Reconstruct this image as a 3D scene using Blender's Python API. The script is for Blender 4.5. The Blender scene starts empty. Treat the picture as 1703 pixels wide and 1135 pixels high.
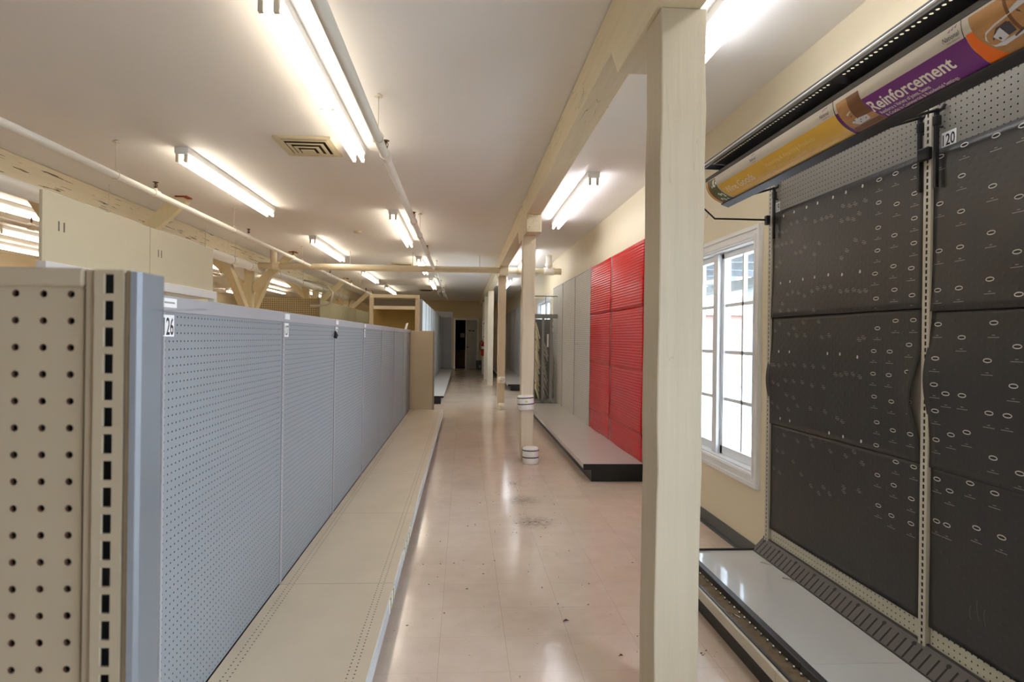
import bpy, math, random
from mathutils import Matrix, Vector
random.seed(7)
C = bpy.context.scene.collection
PI = math.pi
S = bpy.context.scene

# ------------------------------------------------------------------ materials
def lin(c):
    return tuple(((v/255.)/12.92 if v/255. <= .04045 else ((v/255.+.055)/1.055)**2.4) for v in c)

def newmat(name):
    m = bpy.data.materials.new(name); m.use_nodes = True
    nt = m.node_tree; nt.nodes.clear()
    out = nt.nodes.new('ShaderNodeOutputMaterial')
    b = nt.nodes.new('ShaderNodeBsdfPrincipled')
    nt.links.new(b.outputs[0], out.inputs[0])
    return m, nt, b, out

def N(nt, t, **kw):
    n = nt.nodes.new(t)
    for k, v in kw.items(): setattr(n, k, v)
    return n

def math_(nt, op, a, b=None, c=None):
    n = N(nt, 'ShaderNodeMath', operation=op)
    for i, v in enumerate((a, b, c)):
        if v is None: continue
        if isinstance(v, (int, float)): n.inputs[i].default_value = v
        else: nt.links.new(v, n.inputs[i])
    return n.outputs[0]

def mixc(nt, fac, a, b):
    n = N(nt, 'ShaderNodeMix', data_type='RGBA')
    for s, v in ((0, fac), (6, a), (7, b)):
        if isinstance(v, (int, float)): n.inputs[s].default_value = v
        elif isinstance(v, tuple): n.inputs[s].default_value = (*v, 1)
        else: nt.links.new(v, n.inputs[s])
    return n.outputs[2]

def noise(nt, vec, scale, detail=3, rough=.5):
    n = N(nt, 'ShaderNodeTexNoise'); n.inputs['Scale'].default_value = scale
    n.inputs['Detail'].default_value = detail; n.inputs['Roughness'].default_value = rough
    nt.links.new(vec, n.inputs['Vector']); return n.outputs[0]

def ramp(nt, v, lo, hi):
    n = N(nt, 'ShaderNodeMapRange'); nt.links.new(v, n.inputs[0])
    n.inputs[1].default_value = lo; n.inputs[2].default_value = hi
    return n.outputs[0]

def bump(nt, b, h, strength, dist=.01):
    n = N(nt, 'ShaderNodeBump'); n.inputs['Strength'].default_value = strength
    n.inputs['Distance'].default_value = dist
    nt.links.new(h, n.inputs['Height']); nt.links.new(n.outputs[0], b.inputs['Normal'])

def paint(name, rgb, rough=.5, metal=0., var=.06, nscale=6., bmp=0., bscale=40., spec=.5):
    """a plain finish with a little mottling"""
    m, nt, b, o = newmat(name)
    tc = N(nt, 'ShaderNodeTexCoord').outputs['Object']
    c = lin(rgb)
    f = noise(nt, tc, nscale, 4)
    d = tuple(v*(1-var*2) for v in c); l = tuple(min(1, v*(1+var)) for v in c)
    nt.links.new(mixc(nt, f, d, l), b.inputs['Base Color'])
    b.inputs['Roughness'].default_value = rough; b.inputs['Metallic'].default_value = metal
    b.inputs['Specular IOR Level'].default_value = spec
    if bmp: bump(nt, b, noise(nt, tc, bscale, 5), bmp)
    return m

def pegmat(name, rgb, hole, axes=('Y', 'Z'), pitch=.0254, r=.0032, rough=.45, off=(0, 0), var=.04):
    """sheet with printed-through rows of small holes (used where they are a pixel or less)"""
    m, nt, b, o = newmat(name)
    tc = N(nt, 'ShaderNodeTexCoord').outputs['Object']
    sp = N(nt, 'ShaderNodeSeparateXYZ'); nt.links.new(tc, sp.inputs[0])
    q = []
    for a, of in zip(axes, off):
        t = math_(nt, 'FRACT', math_(nt, 'ADD', math_(nt, 'DIVIDE', sp.outputs[a], pitch), 100+of))
        t = math_(nt, 'SUBTRACT', t, .5); q.append(math_(nt, 'MULTIPLY', t, t))
    d = math_(nt, 'ADD', q[0], q[1])
    k = math_(nt, 'LESS_THAN', d, (r/pitch)**2)
    c = lin(rgb); f = noise(nt, tc, 5, 3)
    base = mixc(nt, f, tuple(v*(1-var*2) for v in c), tuple(min(1, v*(1+var)) for v in c))
    nt.links.new(mixc(nt, k, base, lin(hole)), b.inputs['Base Color'])
    b.inputs['Roughness'].default_value = rough
    return m

def emit(name, rgb, s):
    m = bpy.data.materials.new(name); m.use_nodes = True; nt = m.node_tree; nt.nodes.clear()
    o = nt.nodes.new('ShaderNodeOutputMaterial'); e = nt.nodes.new('ShaderNodeEmission')
    e.inputs[0].default_value = (*rgb, 1); e.inputs[1].default_value = s
    nt.links.new(e.outputs[0], o.inputs[0]); return m

def glass(name, tint=(1, 1, 1), refl=.07):
    m = bpy.data.materials.new(name); m.use_nodes = True; nt = m.node_tree; nt.nodes.clear()
    o = nt.nodes.new('ShaderNodeOutputMaterial'); x = nt.nodes.new('ShaderNodeMixShader')
    t = nt.nodes.new('ShaderNodeBsdfTransparent'); g = nt.nodes.new('ShaderNodeBsdfGlossy')
    t.inputs[0].default_value = (*tint, 1); g.inputs['Roughness'].default_value = .02
    l = nt.nodes.new('ShaderNodeLayerWeight'); l.inputs[0].default_value = .25
    mr = math_(nt, 'ADD', math_(nt, 'MULTIPLY', l.outputs['Facing'], .2), refl)
    nt.links.new(mr, x.inputs[0]); nt.links.new(t.outputs[0], x.inputs[1]); nt.links.new(g.outputs[0], x.inputs[2])
    nt.links.new(x.outputs[0], o.inputs[0]); return m

def timber(name, rgb, crack=.35, rough=.55, var=.07, axis='Y', chips=0., checks=False):
    """painted timber: long grain ripples, checks that show as dark lines, chipped spots"""
    m, nt, b, o = newmat(name)
    tc = N(nt, 'ShaderNodeTexCoord').outputs['Object']
    mp = N(nt, 'ShaderNodeMapping'); nt.links.new(tc, mp.inputs[0])
    sc = {'X': (.5, 9, 9), 'Y': (9, .5, 9), 'Z': (9, 9, .5)}[axis]
    mp.inputs['Scale'].default_value = sc
    g = noise(nt, mp.outputs[0], 3.2, 6, .6)
    mp2 = N(nt, 'ShaderNodeMapping'); nt.links.new(tc, mp2.inputs[0])
    mp2.inputs['Scale'].default_value = {'X': (1, 14, 14), 'Y': (14, 1, 14), 'Z': (14, 14, 1)}[axis]
    k = noise(nt, mp2.outputs[0], 1.3, 2, .5)
    ridge = math_(nt, 'ABSOLUTE', math_(nt, 'SUBTRACT', k, .5))
    gate = ramp(nt, noise(nt, tc, 1.7, 2), .5, .62)
    line = math_(nt, 'MULTIPLY', math_(nt, 'LESS_THAN', ridge, .004), gate)
    c = lin(rgb)
    base = mixc(nt, g, tuple(v*(1-var*2) for v in c), tuple(min(1, v*(1+var)) for v in c))
    base = mixc(nt, math_(nt, 'MULTIPLY', line, crack), base, lin((60, 45, 25)))
    if checks:
        mp3 = N(nt, 'ShaderNodeMapping'); nt.links.new(tc, mp3.inputs[0])
        mp3.inputs['Scale'].default_value = (26, 1.1, 26); mp3.inputs['Rotation'].default_value = (.035, 0, 0)
        ck = math_(nt, 'GREATER_THAN', noise(nt, mp3.outputs[0], 2.0, 2, .5), .655)
        base = mixc(nt, math_(nt, 'MULTIPLY', ck, .85), base, lin((66, 52, 34)))
    if chips:
        ch = math_(nt, 'GREATER_THAN', noise(nt, mp.outputs[0], 9, 3, .6), 1-chips)
        base = mixc(nt, ch, base, lin((140, 98, 52)))
    nt.links.new(base, b.inputs['Base Color'])
    b.inputs['Roughness'].default_value = rough
    bump(nt, b, math_(nt, 'SUBTRACT', g, math_(nt, 'MULTIPLY', line, .6)), .35, .006)
    return m

def floor_mat():
    m, nt, b, o = newmat('vinyl_tile')
    tc = N(nt, 'ShaderNodeTexCoord').outputs['Object']
    sp = N(nt, 'ShaderNodeSeparateXYZ'); nt.links.new(tc, sp.inputs[0])
    T = .3048; ls = []; ids = []
    for a, of in (('X', .091), ('Y', -2.5532)):
        v = math_(nt, 'ADD', math_(nt, 'DIVIDE', math_(nt, 'ADD', sp.outputs[a], of), T), 200)
        ids.append(math_(nt, 'FLOOR', v))
        f = math_(nt, 'FRACT', v)
        e = math_(nt, 'MINIMUM', f, math_(nt, 'SUBTRACT', 1, f))
        ls.append(math_(nt, 'LESS_THAN', e, .0035))
    line = math_(nt, 'MAXIMUM', ls[0], math_(nt, 'MULTIPLY', ls[1], .6))
    gate = ramp(nt, noise(nt, tc, .9, 3), .3, .7)
    cmb = N(nt, 'ShaderNodeCombineXYZ'); nt.links.new(ids[0], cmb.inputs[0]); nt.links.new(ids[1], cmb.inputs[1])
    wn = N(nt, 'ShaderNodeTexWhiteNoise'); nt.links.new(cmb.outputs[0], wn.inputs[0])
    big = noise(nt, tc, .8, 4); mid = noise(nt, tc, 7, 5, .65)
    base = mixc(nt, mid, lin((206, 185, 166)), lin((230, 212, 196)))
    base = mixc(nt, math_(nt, 'MULTIPLY', wn.outputs[0], .16), base, lin((186, 168, 150)))
    base = mixc(nt, math_(nt, 'MULTIPLY', ramp(nt, big, .5, .75), .25), base, lin((176, 152, 128)))
    mp = N(nt, 'ShaderNodeMapping'); nt.links.new(tc, mp.inputs[0]); mp.inputs['Scale'].default_value = (1, 2.2, 1)
    fl = math_(nt, 'GREATER_THAN', noise(nt, mp.outputs[0], 55, 3, .6), .66)
    base = mixc(nt, math_(nt, 'MULTIPLY', fl, .28), base, lin((150, 130, 112)))
    sp2 = math_(nt, 'GREATER_THAN', noise(nt, tc, 34, 2, .5), .735)
    base = mixc(nt, math_(nt, 'MULTIPLY', sp2, .45), base, lin((110, 92, 76)))
    base = mixc(nt, math_(nt, 'MULTIPLY', line, math_(nt, 'ADD', .22, math_(nt, 'MULTIPLY', gate, .35))), base, lin((120, 104, 90)))
    # swept dirt between the posts
    for (x, y, r, s) in ((.495, 5.86, .12, .5), (.53, 5.25, .2, .8), (.57, 4.62, .2, .95), (.62, 3.95, .16, .2), (-.12, 5.2, .3, .15)):
        d = N(nt, 'ShaderNodeVectorMath', operation='DISTANCE'); nt.links.new(tc, d.inputs[0]); d.inputs[1].default_value = (x, y, 0)
        w = math_(nt, 'SUBTRACT', 1, ramp(nt, d.outputs['Value'], 0, r))
        w = math_(nt, 'MULTIPLY', math_(nt, 'MULTIPLY', w, ramp(nt, noise(nt, tc, 26, 5, .7), .35, .65)), s)
        base = mixc(nt, w, base, lin((84, 66, 48)))
    nt.links.new(base, b.inputs['Base Color'])
    rg = math_(nt, 'ADD', .05, math_(nt, 'MULTIPLY', noise(nt, tc, 2.3, 5, .6), .18))
    nt.links.new(rg, b.inputs['Roughness'])
    b.inputs['Specular IOR Level'].default_value = .42
    h = math_(nt, 'ADD', noise(nt, tc, 4, 3), math_(nt, 'MULTIPLY', noise(nt, tc, 18, 3), .25))
    h = math_(nt, 'SUBTRACT', h, math_(nt, 'MULTIPLY', line, .1))
    bump(nt, b, h, .1, .02)
    return m

def film_mat(name, rgb, rough, ridge, pitch=.0305, bm=.5):
    """plastic film drawn tight over the holed board: a grid of soft dimples / ridges"""
    m, nt, b, o = newmat(name)
    tc = N(nt, 'ShaderNodeTexCoord').outputs['Object']
    sp = N(nt, 'ShaderNodeSeparateXYZ'); nt.links.new(tc, sp.inputs[0])
    sy = math_(nt, 'SINE', math_(nt, 'MULTIPLY', sp.outputs['Y'], 2*PI/pitch))
    sz = math_(nt, 'SINE', math_(nt, 'MULTIPLY', sp.outputs['Z'], 2*PI/pitch))
    if ridge: h = math_(nt, 'ADD', sz, math_(nt, 'MULTIPLY', sy, .15))
    else: h = math_(nt, 'POWER', math_(nt, 'MAXIMUM', math_(nt, 'MULTIPLY', sy, sz), 0), 3)
    mp = N(nt, 'ShaderNodeMapping'); nt.links.new(tc, mp.inputs[0]); mp.inputs['Scale'].default_value = (1, 1.6, .5)
    wr = noise(nt, mp.outputs[0], 3.5, 3)
    h = math_(nt, 'ADD', h, math_(nt, 'MULTIPLY', wr, .8 if ridge else 5))
    c = lin(rgb); f = noise(nt, tc, 3.5, 5, .6)
    base = mixc(nt, f, tuple(v*(.95 if ridge else .8) for v in c), tuple(min(1, v*1.1) for v in c))
    if not ridge:
        sc = math_(nt, 'GREATER_THAN', noise(nt, mp.outputs[0], 30, 3, .7), .73)
        base = mixc(nt, math_(nt, 'MULTIPLY', sc, .12), base, lin((140, 135, 125)))
    nt.links.new(base, b.inputs['Base Color'])
    nt.links.new(math_(nt, 'ADD', rough, math_(nt, 'MULTIPLY', f, .15)), b.inputs['Roughness'])
    bump(nt, b, h, bm, .0025 if ridge else .002)
    if ridge: b.inputs['Specular IOR Level'].default_value = .09
    return m

def wood_photo(name, a, b_, sc):
    m, nt, b, o = newmat(name)
    tc = N(nt, 'ShaderNodeTexCoord').outputs['Object']
    mp = N(nt, 'ShaderNodeMapping'); nt.links.new(tc, mp.inputs[0]); mp.inputs['Scale'].default_value = (1, .25, 1)
    nt.links.new(mixc(nt, noise(nt, mp.outputs[0], sc, 4), lin(a), lin(b_)), b.inputs['Base Color'])
    b.inputs['Roughness'].default_value = .35
    return m

def brick_mat():
    m, nt, b, o = newmat('brick')
    tc = N(nt, 'ShaderNodeTexCoord').outputs['Object']
    mp = N(nt, 'ShaderNodeMapping'); nt.links.new(tc, mp.inputs[0]); mp.inputs['Rotation'].default_value = (PI/2, 0, 0)
    t = N(nt, 'ShaderNodeTexBrick'); nt.links.new(mp.outputs[0], t.inputs[0])
    t.inputs['Color1'].default_value = (*lin((128, 92, 86)), 1); t.inputs['Color2'].default_value = (*lin((112, 80, 74)), 1)
    t.inputs['Mortar'].default_value = (*lin((120, 108, 100)), 1); t.inputs['Scale'].default_value = 3
    nt.links.new(t.outputs[0], b.inputs['Base Color']); b.inputs['Roughness'].default_value = .8
    return m

M = {}
M['floor'] = floor_mat()
M['ceiling'] = paint('ceiling_paint', (242, 240, 237), .6, var=.02, nscale=1.2, bmp=.05, bscale=30)
M['wall'] = paint('cream_wall', (238, 226, 197), .6, var=.02, nscale=1.5, bmp=.04, bscale=60)
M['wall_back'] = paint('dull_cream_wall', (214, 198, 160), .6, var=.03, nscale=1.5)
M['dark_room'] = paint('dark_room_shade', (30, 26, 22), .8)
M['trim'] = paint('white_trim', (240, 241, 242), .35, var=.015)
M['vinyl'] = paint('white_window_frame', (238, 243, 248), .3, var=.01)
M['base'] = paint('grey_green_vinyl_base', (88, 92, 92), .45)
M['timber'] = timber('cream_timber', (226, 212, 180), axis='Y', crack=.8)
M['beamwood'] = timber('cream_beam_timber', (226, 212, 180), axis='Y', checks=True)
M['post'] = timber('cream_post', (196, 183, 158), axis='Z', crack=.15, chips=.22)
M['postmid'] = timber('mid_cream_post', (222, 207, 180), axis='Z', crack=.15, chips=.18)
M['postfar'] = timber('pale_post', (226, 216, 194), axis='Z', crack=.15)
M['brace'] = timber('cream_brace', (220, 206, 168), axis='Z', crack=.1)
M['pipe'] = paint('white_pipe_paint', (234, 228, 216), .35, var=.02)
M['pipec'] = paint('cream_pipe_paint', (232, 220, 192), .4, var=.03)
M['brass'] = paint('aged_brass', (92, 70, 44), .4, .8)
M['rust'] = paint('rust_bracket', (150, 70, 36), .8)
M['wire'] = paint('painted_rod', (226, 218, 200), .5)
M['fix'] = paint('white_fixture_enamel', (232, 232, 230), .35, var=.01)
M['holder'] = paint('lamp_holder_plastic', (222, 214, 196), .4, var=.01)
M['warm'] = emit('warm_tube', (1, .88, .71), 7.5)
M['cool'] = emit('cool_tube', (.93, .94, 1), 8)
M['dead'] = paint('unlit_tube', (215, 212, 202), .3, var=.01)
M['vent'] = paint('cream_vent', (224, 212, 180), .5)
M['ventin'] = paint('vent_shadow', (66, 56, 40), .8)
M['gpanel'] = paint('grey_peg_panel', (136, 140, 143), .45, var=.02, nscale=3)
M['core'] = paint('cavity_shade', (40, 42, 46), .8)  # dark tone stands for the unlit cavity behind the holes
M['gcap'] = paint('grey_cap', (160, 158, 160), .4, var=.02)
M['slot'] = paint('slot_shadow', (30, 30, 32), .8)
M['slotnavy'] = paint('slot_navy_shade', (34, 42, 54), .4)  # navy tone paints the shade deep in the near panel's slots
M['deck'] = paint('putty_deck', (204, 189, 165), .38, var=.07, nscale=4)
M['rail'] = paint('price_rail', (196, 204, 210), .25, var=.02)
M['kick'] = paint('dark_kick', (58, 56, 56), .5)
M['tan'] = paint('tan_panel', (196, 182, 152), .5, var=.03)
M['beige'] = paint('beige_steel', (152, 138, 117), .42, var=.03, nscale=4)
M['rusthole'] = paint('rusty_hole_edge', (70, 40, 22), .8)
M['steel'] = paint('brushed_steel_cover', (112, 114, 118), .35, .45, var=.04, nscale=3)
M['steelmark'] = paint('stamped_steel_mark', (94, 97, 102), .45, .4)
M['cream_board'] = paint('cream_board', (216, 206, 178), .6, var=.02)
M['staple'] = paint('staple_slot', (120, 112, 96), .6)
M['tanpeg'] = pegmat('tan_pegboard', (168, 152, 114), (60, 48, 30), ('X', 'Z'), pitch=.0508, r=.012)
M['olive'] = paint('olive_grey_panel', (166, 162, 132), .5, var=.04)
M['wgrey'] = pegmat('wall_peg_panel', (206, 203, 196), (128, 124, 116), ('Y', 'Z'), pitch=.0305, r=.0075)
M['wplain'] = paint('blue_grey_panel', (182, 186, 190), .45, var=.03)
M['tallp'] = paint('pale_blue_panel', (204, 212, 216), .42, var=.03)
M['wdeck'] = paint('light_grey_deck', (200, 195, 188), .28, var=.03, nscale=3)
M['black'] = paint('black_enamel', (20, 20, 21), .45)
M['greyk'] = paint('grey_kick', (92, 86, 76), .5)
M['red'] = film_mat('red_film', (206, 6, 12), .13, True, pitch=.0305, bm=.6)
M['film'] = film_mat('black_film', (54, 52, 51), .3, False, pitch=.0508, bm=.3)
M['print'] = paint('white_print', (222, 220, 214), .6)
M['printdim'] = paint('faint_print', (158, 156, 150), .6)
M['peg'] = paint('grey_pegboard', (140, 135, 126), .45, var=.03)
M['pegw'] = paint('pale_pegboard', (206, 202, 182), .45, var=.03)
M['upr'] = paint('cream_upright', (206, 200, 184), .4, var=.03)
M['sdeck'] = paint('glossy_white_deck', (208, 208, 205), .07, var=.02, nscale=2)
M['dkrail'] = paint('charcoal_rail', (62, 60, 60), .4)
M['dust'] = paint('dusty_tray', (122, 104, 78), .85, var=.3, nscale=30, bmp=.4)
M['stud'] = paint('bright_stud', (220, 220, 220), .25, .8)
M['strip'] = paint('cream_price_strip', (206, 198, 178), .4)
M['slotrail'] = paint('slotted_rail_enamel', (92, 88, 86), .38, var=.08)
M['can'] = paint('canopy_grey', (118, 118, 121), .32, .4, var=.05)
M['candk'] = paint('canopy_dark', (50, 50, 52), .45, var=.03)
M['lip'] = paint('lip_grey', (96, 98, 102), .35, .3)
M['alu'] = paint('lip_highlight_alu', (244, 246, 250), .25, .3, var=.02)
M['signgrey'] = paint('sign_grey', (198, 192, 182), .35, var=.01)
M['canpl'] = paint('canopy_plate', (104, 104, 106), .5, var=.03)
M['yellow'] = paint('sign_yellow', (228, 182, 66), .3, var=.02)
M['purple'] = paint('sign_purple', (116, 46, 126), .3, var=.04)
M['orange'] = paint('sign_orange', (236, 112, 28), .3, var=.01)
M['signwhite'] = paint('sign_white', (240, 234, 222), .4, var=.01)
M['palelet'] = paint('sign_pale_yellow', (240, 212, 140), .4, var=.01)
M['logo'] = paint('logo_ink', (70, 66, 74), .4)
M['logop'] = paint('logo_purple', (150, 110, 160), .4)
M['photowood'] = wood_photo('photo_wood', (196, 150, 96), (150, 100, 56), 40)
M['photowood2'] = wood_photo('photo_dark_wood', (130, 84, 48), (100, 62, 34), 40)
M['photogreen'] = paint('photo_garden', (96, 110, 66), .4, var=.4, nscale=90)
M['photoflower'] = paint('photo_flower_white', (232, 232, 224), .4)
M['photometal'] = paint('photo_metal', (206, 208, 212), .35, var=.08)
M['tag'] = paint('white_tag', (238, 238, 236), .4, var=.01)
M['scuff'] = paint('scuff', (104, 100, 96), .5, var=.3, nscale=60)
M['ink'] = paint('black_ink', (16, 16, 18), .5)
M['stripe_y'] = paint('tape_yellow', (222, 212, 120), .5)
M['glass'] = glass('clear_glass')
M['caseglass'] = glass('case_glass', (.95, .96, .96), .05)
M['casemetal'] = paint('case_grey_metal', (150, 150, 146), .4, .3)
M['casedark'] = paint('case_dark_back', (96, 98, 98), .5)
M['rodcream'] = paint('cream_rod', (236, 228, 198), .4)
M['rodgrey'] = paint('grey_rod', (190, 186, 174), .35, .4)
M['rolls'] = paint('white_plastic', (240, 236, 230), .3, var=.01)
M['band'] = paint('navy_band', (32, 34, 48), .4)
M['extred'] = paint('extinguisher_red', (186, 16, 20), .25, var=.02)
M['door'] = paint('grey_white_door', (206, 208, 212), .4, var=.02)
M['knob'] = paint('dull_nickel', (120, 116, 108), .3, .9)
M['bin'] = paint('slate_bin', (72, 78, 90), .45)
M['cab'] = paint('brown_cabinet', (104, 66, 34), .5, var=.1)
M['ochre'] = paint('ochre_back', (150, 124, 60), .6, var=.05)
M['shdark'] = paint('shelf_shade_brown', (84, 74, 58), .6, var=.1)  # dark tone stands for the shade inside the shelf's upper slot
M['concrete'] = paint('pale_concrete', (186, 184, 180), .8, var=.05, nscale=2)
M['grass'] = paint('lawn', (74, 88, 52), .9, var=.3, nscale=12)
M['stone'] = paint('rubble_stone', (118, 113, 106), .9, var=.3, nscale=10)
M['joist'] = paint('porch_grey', (104, 112, 120), .7)
M['brick'] = brick_mat()
M['debris'] = paint('dirt_crumb', (70, 54, 38), .9)

# ------------------------------------------------------------------ mesh builder
class MB:
    def __init__(s): s.v = []; s.f = []; s.m = []; s.s = []; s.mi = 0
    def mat(s, i): s.mi = i; return s
    def face(s, idx, sm=False): s.f.append(tuple(idx)); s.m.append(s.mi); s.s.append(sm)
    def add(s, vs, fs, sm=False):
        o = len(s.v); s.v += [tuple(p) for p in vs]
        for f in fs: s.face([o+i for i in f], sm)
        return s
    def box(s, x0, x1, y0, y1, z0, z1):
        return s.add([(x0,y0,z0),(x1,y0,z0),(x1,y1,z0),(x0,y1,z0),(x0,y0,z1),(x1,y0,z1),(x1,y1,z1),(x0,y1,z1)],
                     [(3,2,1,0),(4,5,6,7),(0,1,5,4),(1,2,6,5),(2,3,7,6),(3,0,4,7)])
    def hexa(s, p): return s.add(p, [(3,2,1,0),(4,5,6,7),(0,1,5,4),(1,2,6,5),(2,3,7,6),(3,0,4,7)])
    def prism(s, prof, axis, a, b, sm=False):
        """closed profile extruded: axis 'y' -> prof (x,z); 'x' -> (y,z); 'z' -> (x,y)"""
        P = {'y': lambda p, t: (p[0], t, p[1]), 'x': lambda p, t: (t, p[0], p[1]), 'z': lambda p, t: (p[0], p[1], t)}[axis]
        n = len(prof); vs = [P(p, a) for p in prof]+[P(p, b) for p in prof]; o = len(s.v); s.v += vs
        s.face([o+i for i in range(n)][::-1]); s.face([o+n+i for i in range(n)])
        for i in range(n): s.face([o+i, o+(i+1) % n, o+n+(i+1) % n, o+n+i], sm)
        return s
    def tube(s, pts, r, n=10, cap=True):
        pts = [Vector(p) for p in pts]; rings = []; up = None
        rr = r if isinstance(r, (list, tuple)) else [r]*len(pts)
        for i, p in enumerate(pts):
            a = pts[max(i-1, 0)]; b = pts[min(i+1, len(pts)-1)]; d = (b-a).normalized()
            if up is None: up = Vector((0, 0, 1)) if abs(d.z) < .9 else Vector((1, 0, 0))
            x = d.cross(up).normalized(); y = x.cross(d).normalized(); up = y
            o = len(s.v); rings.append(o)
            s.v += [tuple(p+(x*math.cos(t)+y*math.sin(t))*rr[i]) for t in (2*PI*k/n for k in range(n))]
        for a, b in zip(rings, rings[1:]):
            for k in range(n): s.face([a+k, a+(k+1) % n, b+(k+1) % n, b+k], True)
        if cap:
            s.face([rings[0]+k for k in range(n)][::-1]); s.face([rings[-1]+k for k in range(n)])
        return s
    def lathe(s, prof, c, n=24, ex=1, ey=1):
        """prof list of (r,z) about vertical axis at c"""
        rings = []
        for r, z in prof:
            o = len(s.v); rings.append(o)
            s.v += [(c[0]+r*ex*math.cos(2*PI*k/n), c[1]+r*ey*math.sin(2*PI*k/n), c[2]+z) for k in range(n)]
        for a, b in zip(rings, rings[1:]):
            for k in range(n): s.face([a+k, a+(k+1) % n, b+(k+1) % n, b+k], True)
        s.face([rings[0]+k for k in range(n)][::-1]); s.face([rings[-1]+k for k in range(n)])
        return s
    def beam(s, a, b, w, h, side=(0, 0, 1)):
        a = Vector(a); b = Vector(b); d = (b-a).normalized(); x = d.cross(Vector(side)).normalized()*(w/2); y = x.cross(d).normalized()*(h/2)
        return s.hexa([tuple(q) for q in (a-x-y, a+x-y, a+x+y, a-x+y, b-x-y, b+x-y, b+x+y, b-x+y)])
    def peg(s, axis, plane, u0, u1, v0, v1, pitch=.0254, r=.003, depth=0., n=8, flip=False):
        """flat sheet with real round holes; axis x: (Y,Z), y: (X,Z), z: (X,Y)"""
        P = {'x': lambda u, v, d=0: (plane+d, u, v), 'y': lambda u, v, d=0: (u, plane+d, v), 'z': lambda u, v, d=0: (u, v, plane+d)}[axis]
        nu = max(1, int(round((u1-u0)/pitch-.001))); nv = max(1, int(round((v1-v0)/pitch-.001)))
        du = (u1-u0)/nu; dv = (v1-v0)/nv; g = len(s.v)
        for j in range(nv+1):
            for i in range(nu+1): s.v.append(P(u0+i*du, v0+j*dv))
        for j in range(nv):
            for i in range(nu):
                cu = u0+(i+.5)*du; cv = v0+(j+.5)*dv; o = len(s.v)
                for k in range(8):
                    t = PI/4*k+PI/4; s.v.append(P(cu+r*math.cos(t), cv+r*math.sin(t)))
                c = [g+(j+1)*(nu+1)+i+1, g+(j+1)*(nu+1)+i, g+j*(nu+1)+i, g+j*(nu+1)+i+1]
                for q in range(4):
                    h0 = o+2*q; s.face([c[q], c[(q+1) % 4], o+(2*q+2) % 8, h0+1, h0])
                if depth:
                    o2 = len(s.v)
                    for k in range(8):
                        t = PI/4*k+PI/4; s.v.append(P(cu+r*math.cos(t), cv+r*math.sin(t), depth))
                    mi = s.mi; s.mi = s.rim if hasattr(s, 'rim') else mi
                    for k in range(8): s.face([o+k, o+(k+1) % 8, o2+(k+1) % 8, o2+k], True)
                    s.mi = mi
        return s
    def build(s, name, mats, parent=None, org=None, bev=0.):
        me = bpy.data.meshes.new(name)
        if parent is not None: org = ORG[parent.name]
        if org is None:
            xs, ys, zs = zip(*s.v); org = ((min(xs)+max(xs))/2, (min(ys)+max(ys))/2, min(zs))
        me.from_pydata([(p[0]-org[0], p[1]-org[1], p[2]-org[2]) for p in s.v], [], s.f)
        for m in (mats if isinstance(mats, (list, tuple)) else [mats]): me.materials.append(M[m])
        me.polygons.foreach_set('material_index', s.m); me.polygons.foreach_set('use_smooth', s.s)
        me.update()
        o = bpy.data.objects.new(name, me); C.objects.link(o)
        if parent is not None: o.parent = parent
        else: o.location = org
        ORG[o.name] = org
        if bev:
            b = o.modifiers.new('edge', 'BEVEL'); b.width = bev; b.segments = 2; b.limit_method = 'ANGLE'
        return o
ORG = {}

def thing(name, label, cat, loc, group=None):
    o = bpy.data.objects.new(name, None); C.objects.link(o); o.location = loc; o.empty_display_size = .1
    o['label'] = label; o['category'] = cat
    if group: o['group'] = group
    ORG[o.name] = tuple(loc); return o
def tag(o, label, cat, group=None, kind=None):
    if label: o['label'] = label
    if cat: o['category'] = cat
    if group: o['group'] = group
    if kind: o['kind'] = kind
    return o
def struct(o): o['kind'] = 'structure'; return o
def copy_tree(o, loc, label=None):
    kids = {}
    for k in bpy.data.objects:
        if k.parent: kids.setdefault(k.parent.name, []).append(k)
    def rec(a, par):
        c = a.copy(); C.objects.link(c)
        if par: c.parent = par
        for k in kids.get(a.name, []): rec(k, c)
        return c
    r = rec(o, None); r.location = loc
    if label: r['label'] = label
    ORG[r.name] = tuple(loc)
    return r

_tx = {}
def text_geo(s, bold=0.):
    if (s, bold) in _tx: return _tx[(s, bold)]
    c = bpy.data.curves.new('glyphs', 'FONT'); c.body = s; c.size = 1; c.offset = bold; c.resolution_u = 3; c.fill_mode = 'FRONT'
    o = bpy.data.objects.new('glyphs', c); C.objects.link(o)
    dg = bpy.context.evaluated_depsgraph_get(); dg.update()
    me = bpy.data.meshes.new_from_object(o.evaluated_get(dg))
    vs = [tuple(v.co) for v in me.vertices]; fs = [tuple(p.vertices) for p in me.polygons]
    bpy.data.objects.remove(o); bpy.data.curves.remove(c); bpy.data.meshes.remove(me)
    x0 = min(v[0] for v in vs); x1 = max(v[0] for v in vs)
    r = ([(v[0]-x0, v[1]) for v in vs], fs, x1-x0)
    _tx[(s, bold)] = r; return r
def put_text(mb, s, width, height, fn, bold=0., shear=0.):
    """fit string into width x height (cap height) and map with fn(u,v)"""
    vs, fs, w = text_geo(s, bold)
    mb.add([fn(v[0]/w*width+shear*v[1], v[1]/.73*height) for v in vs], fs)

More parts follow.
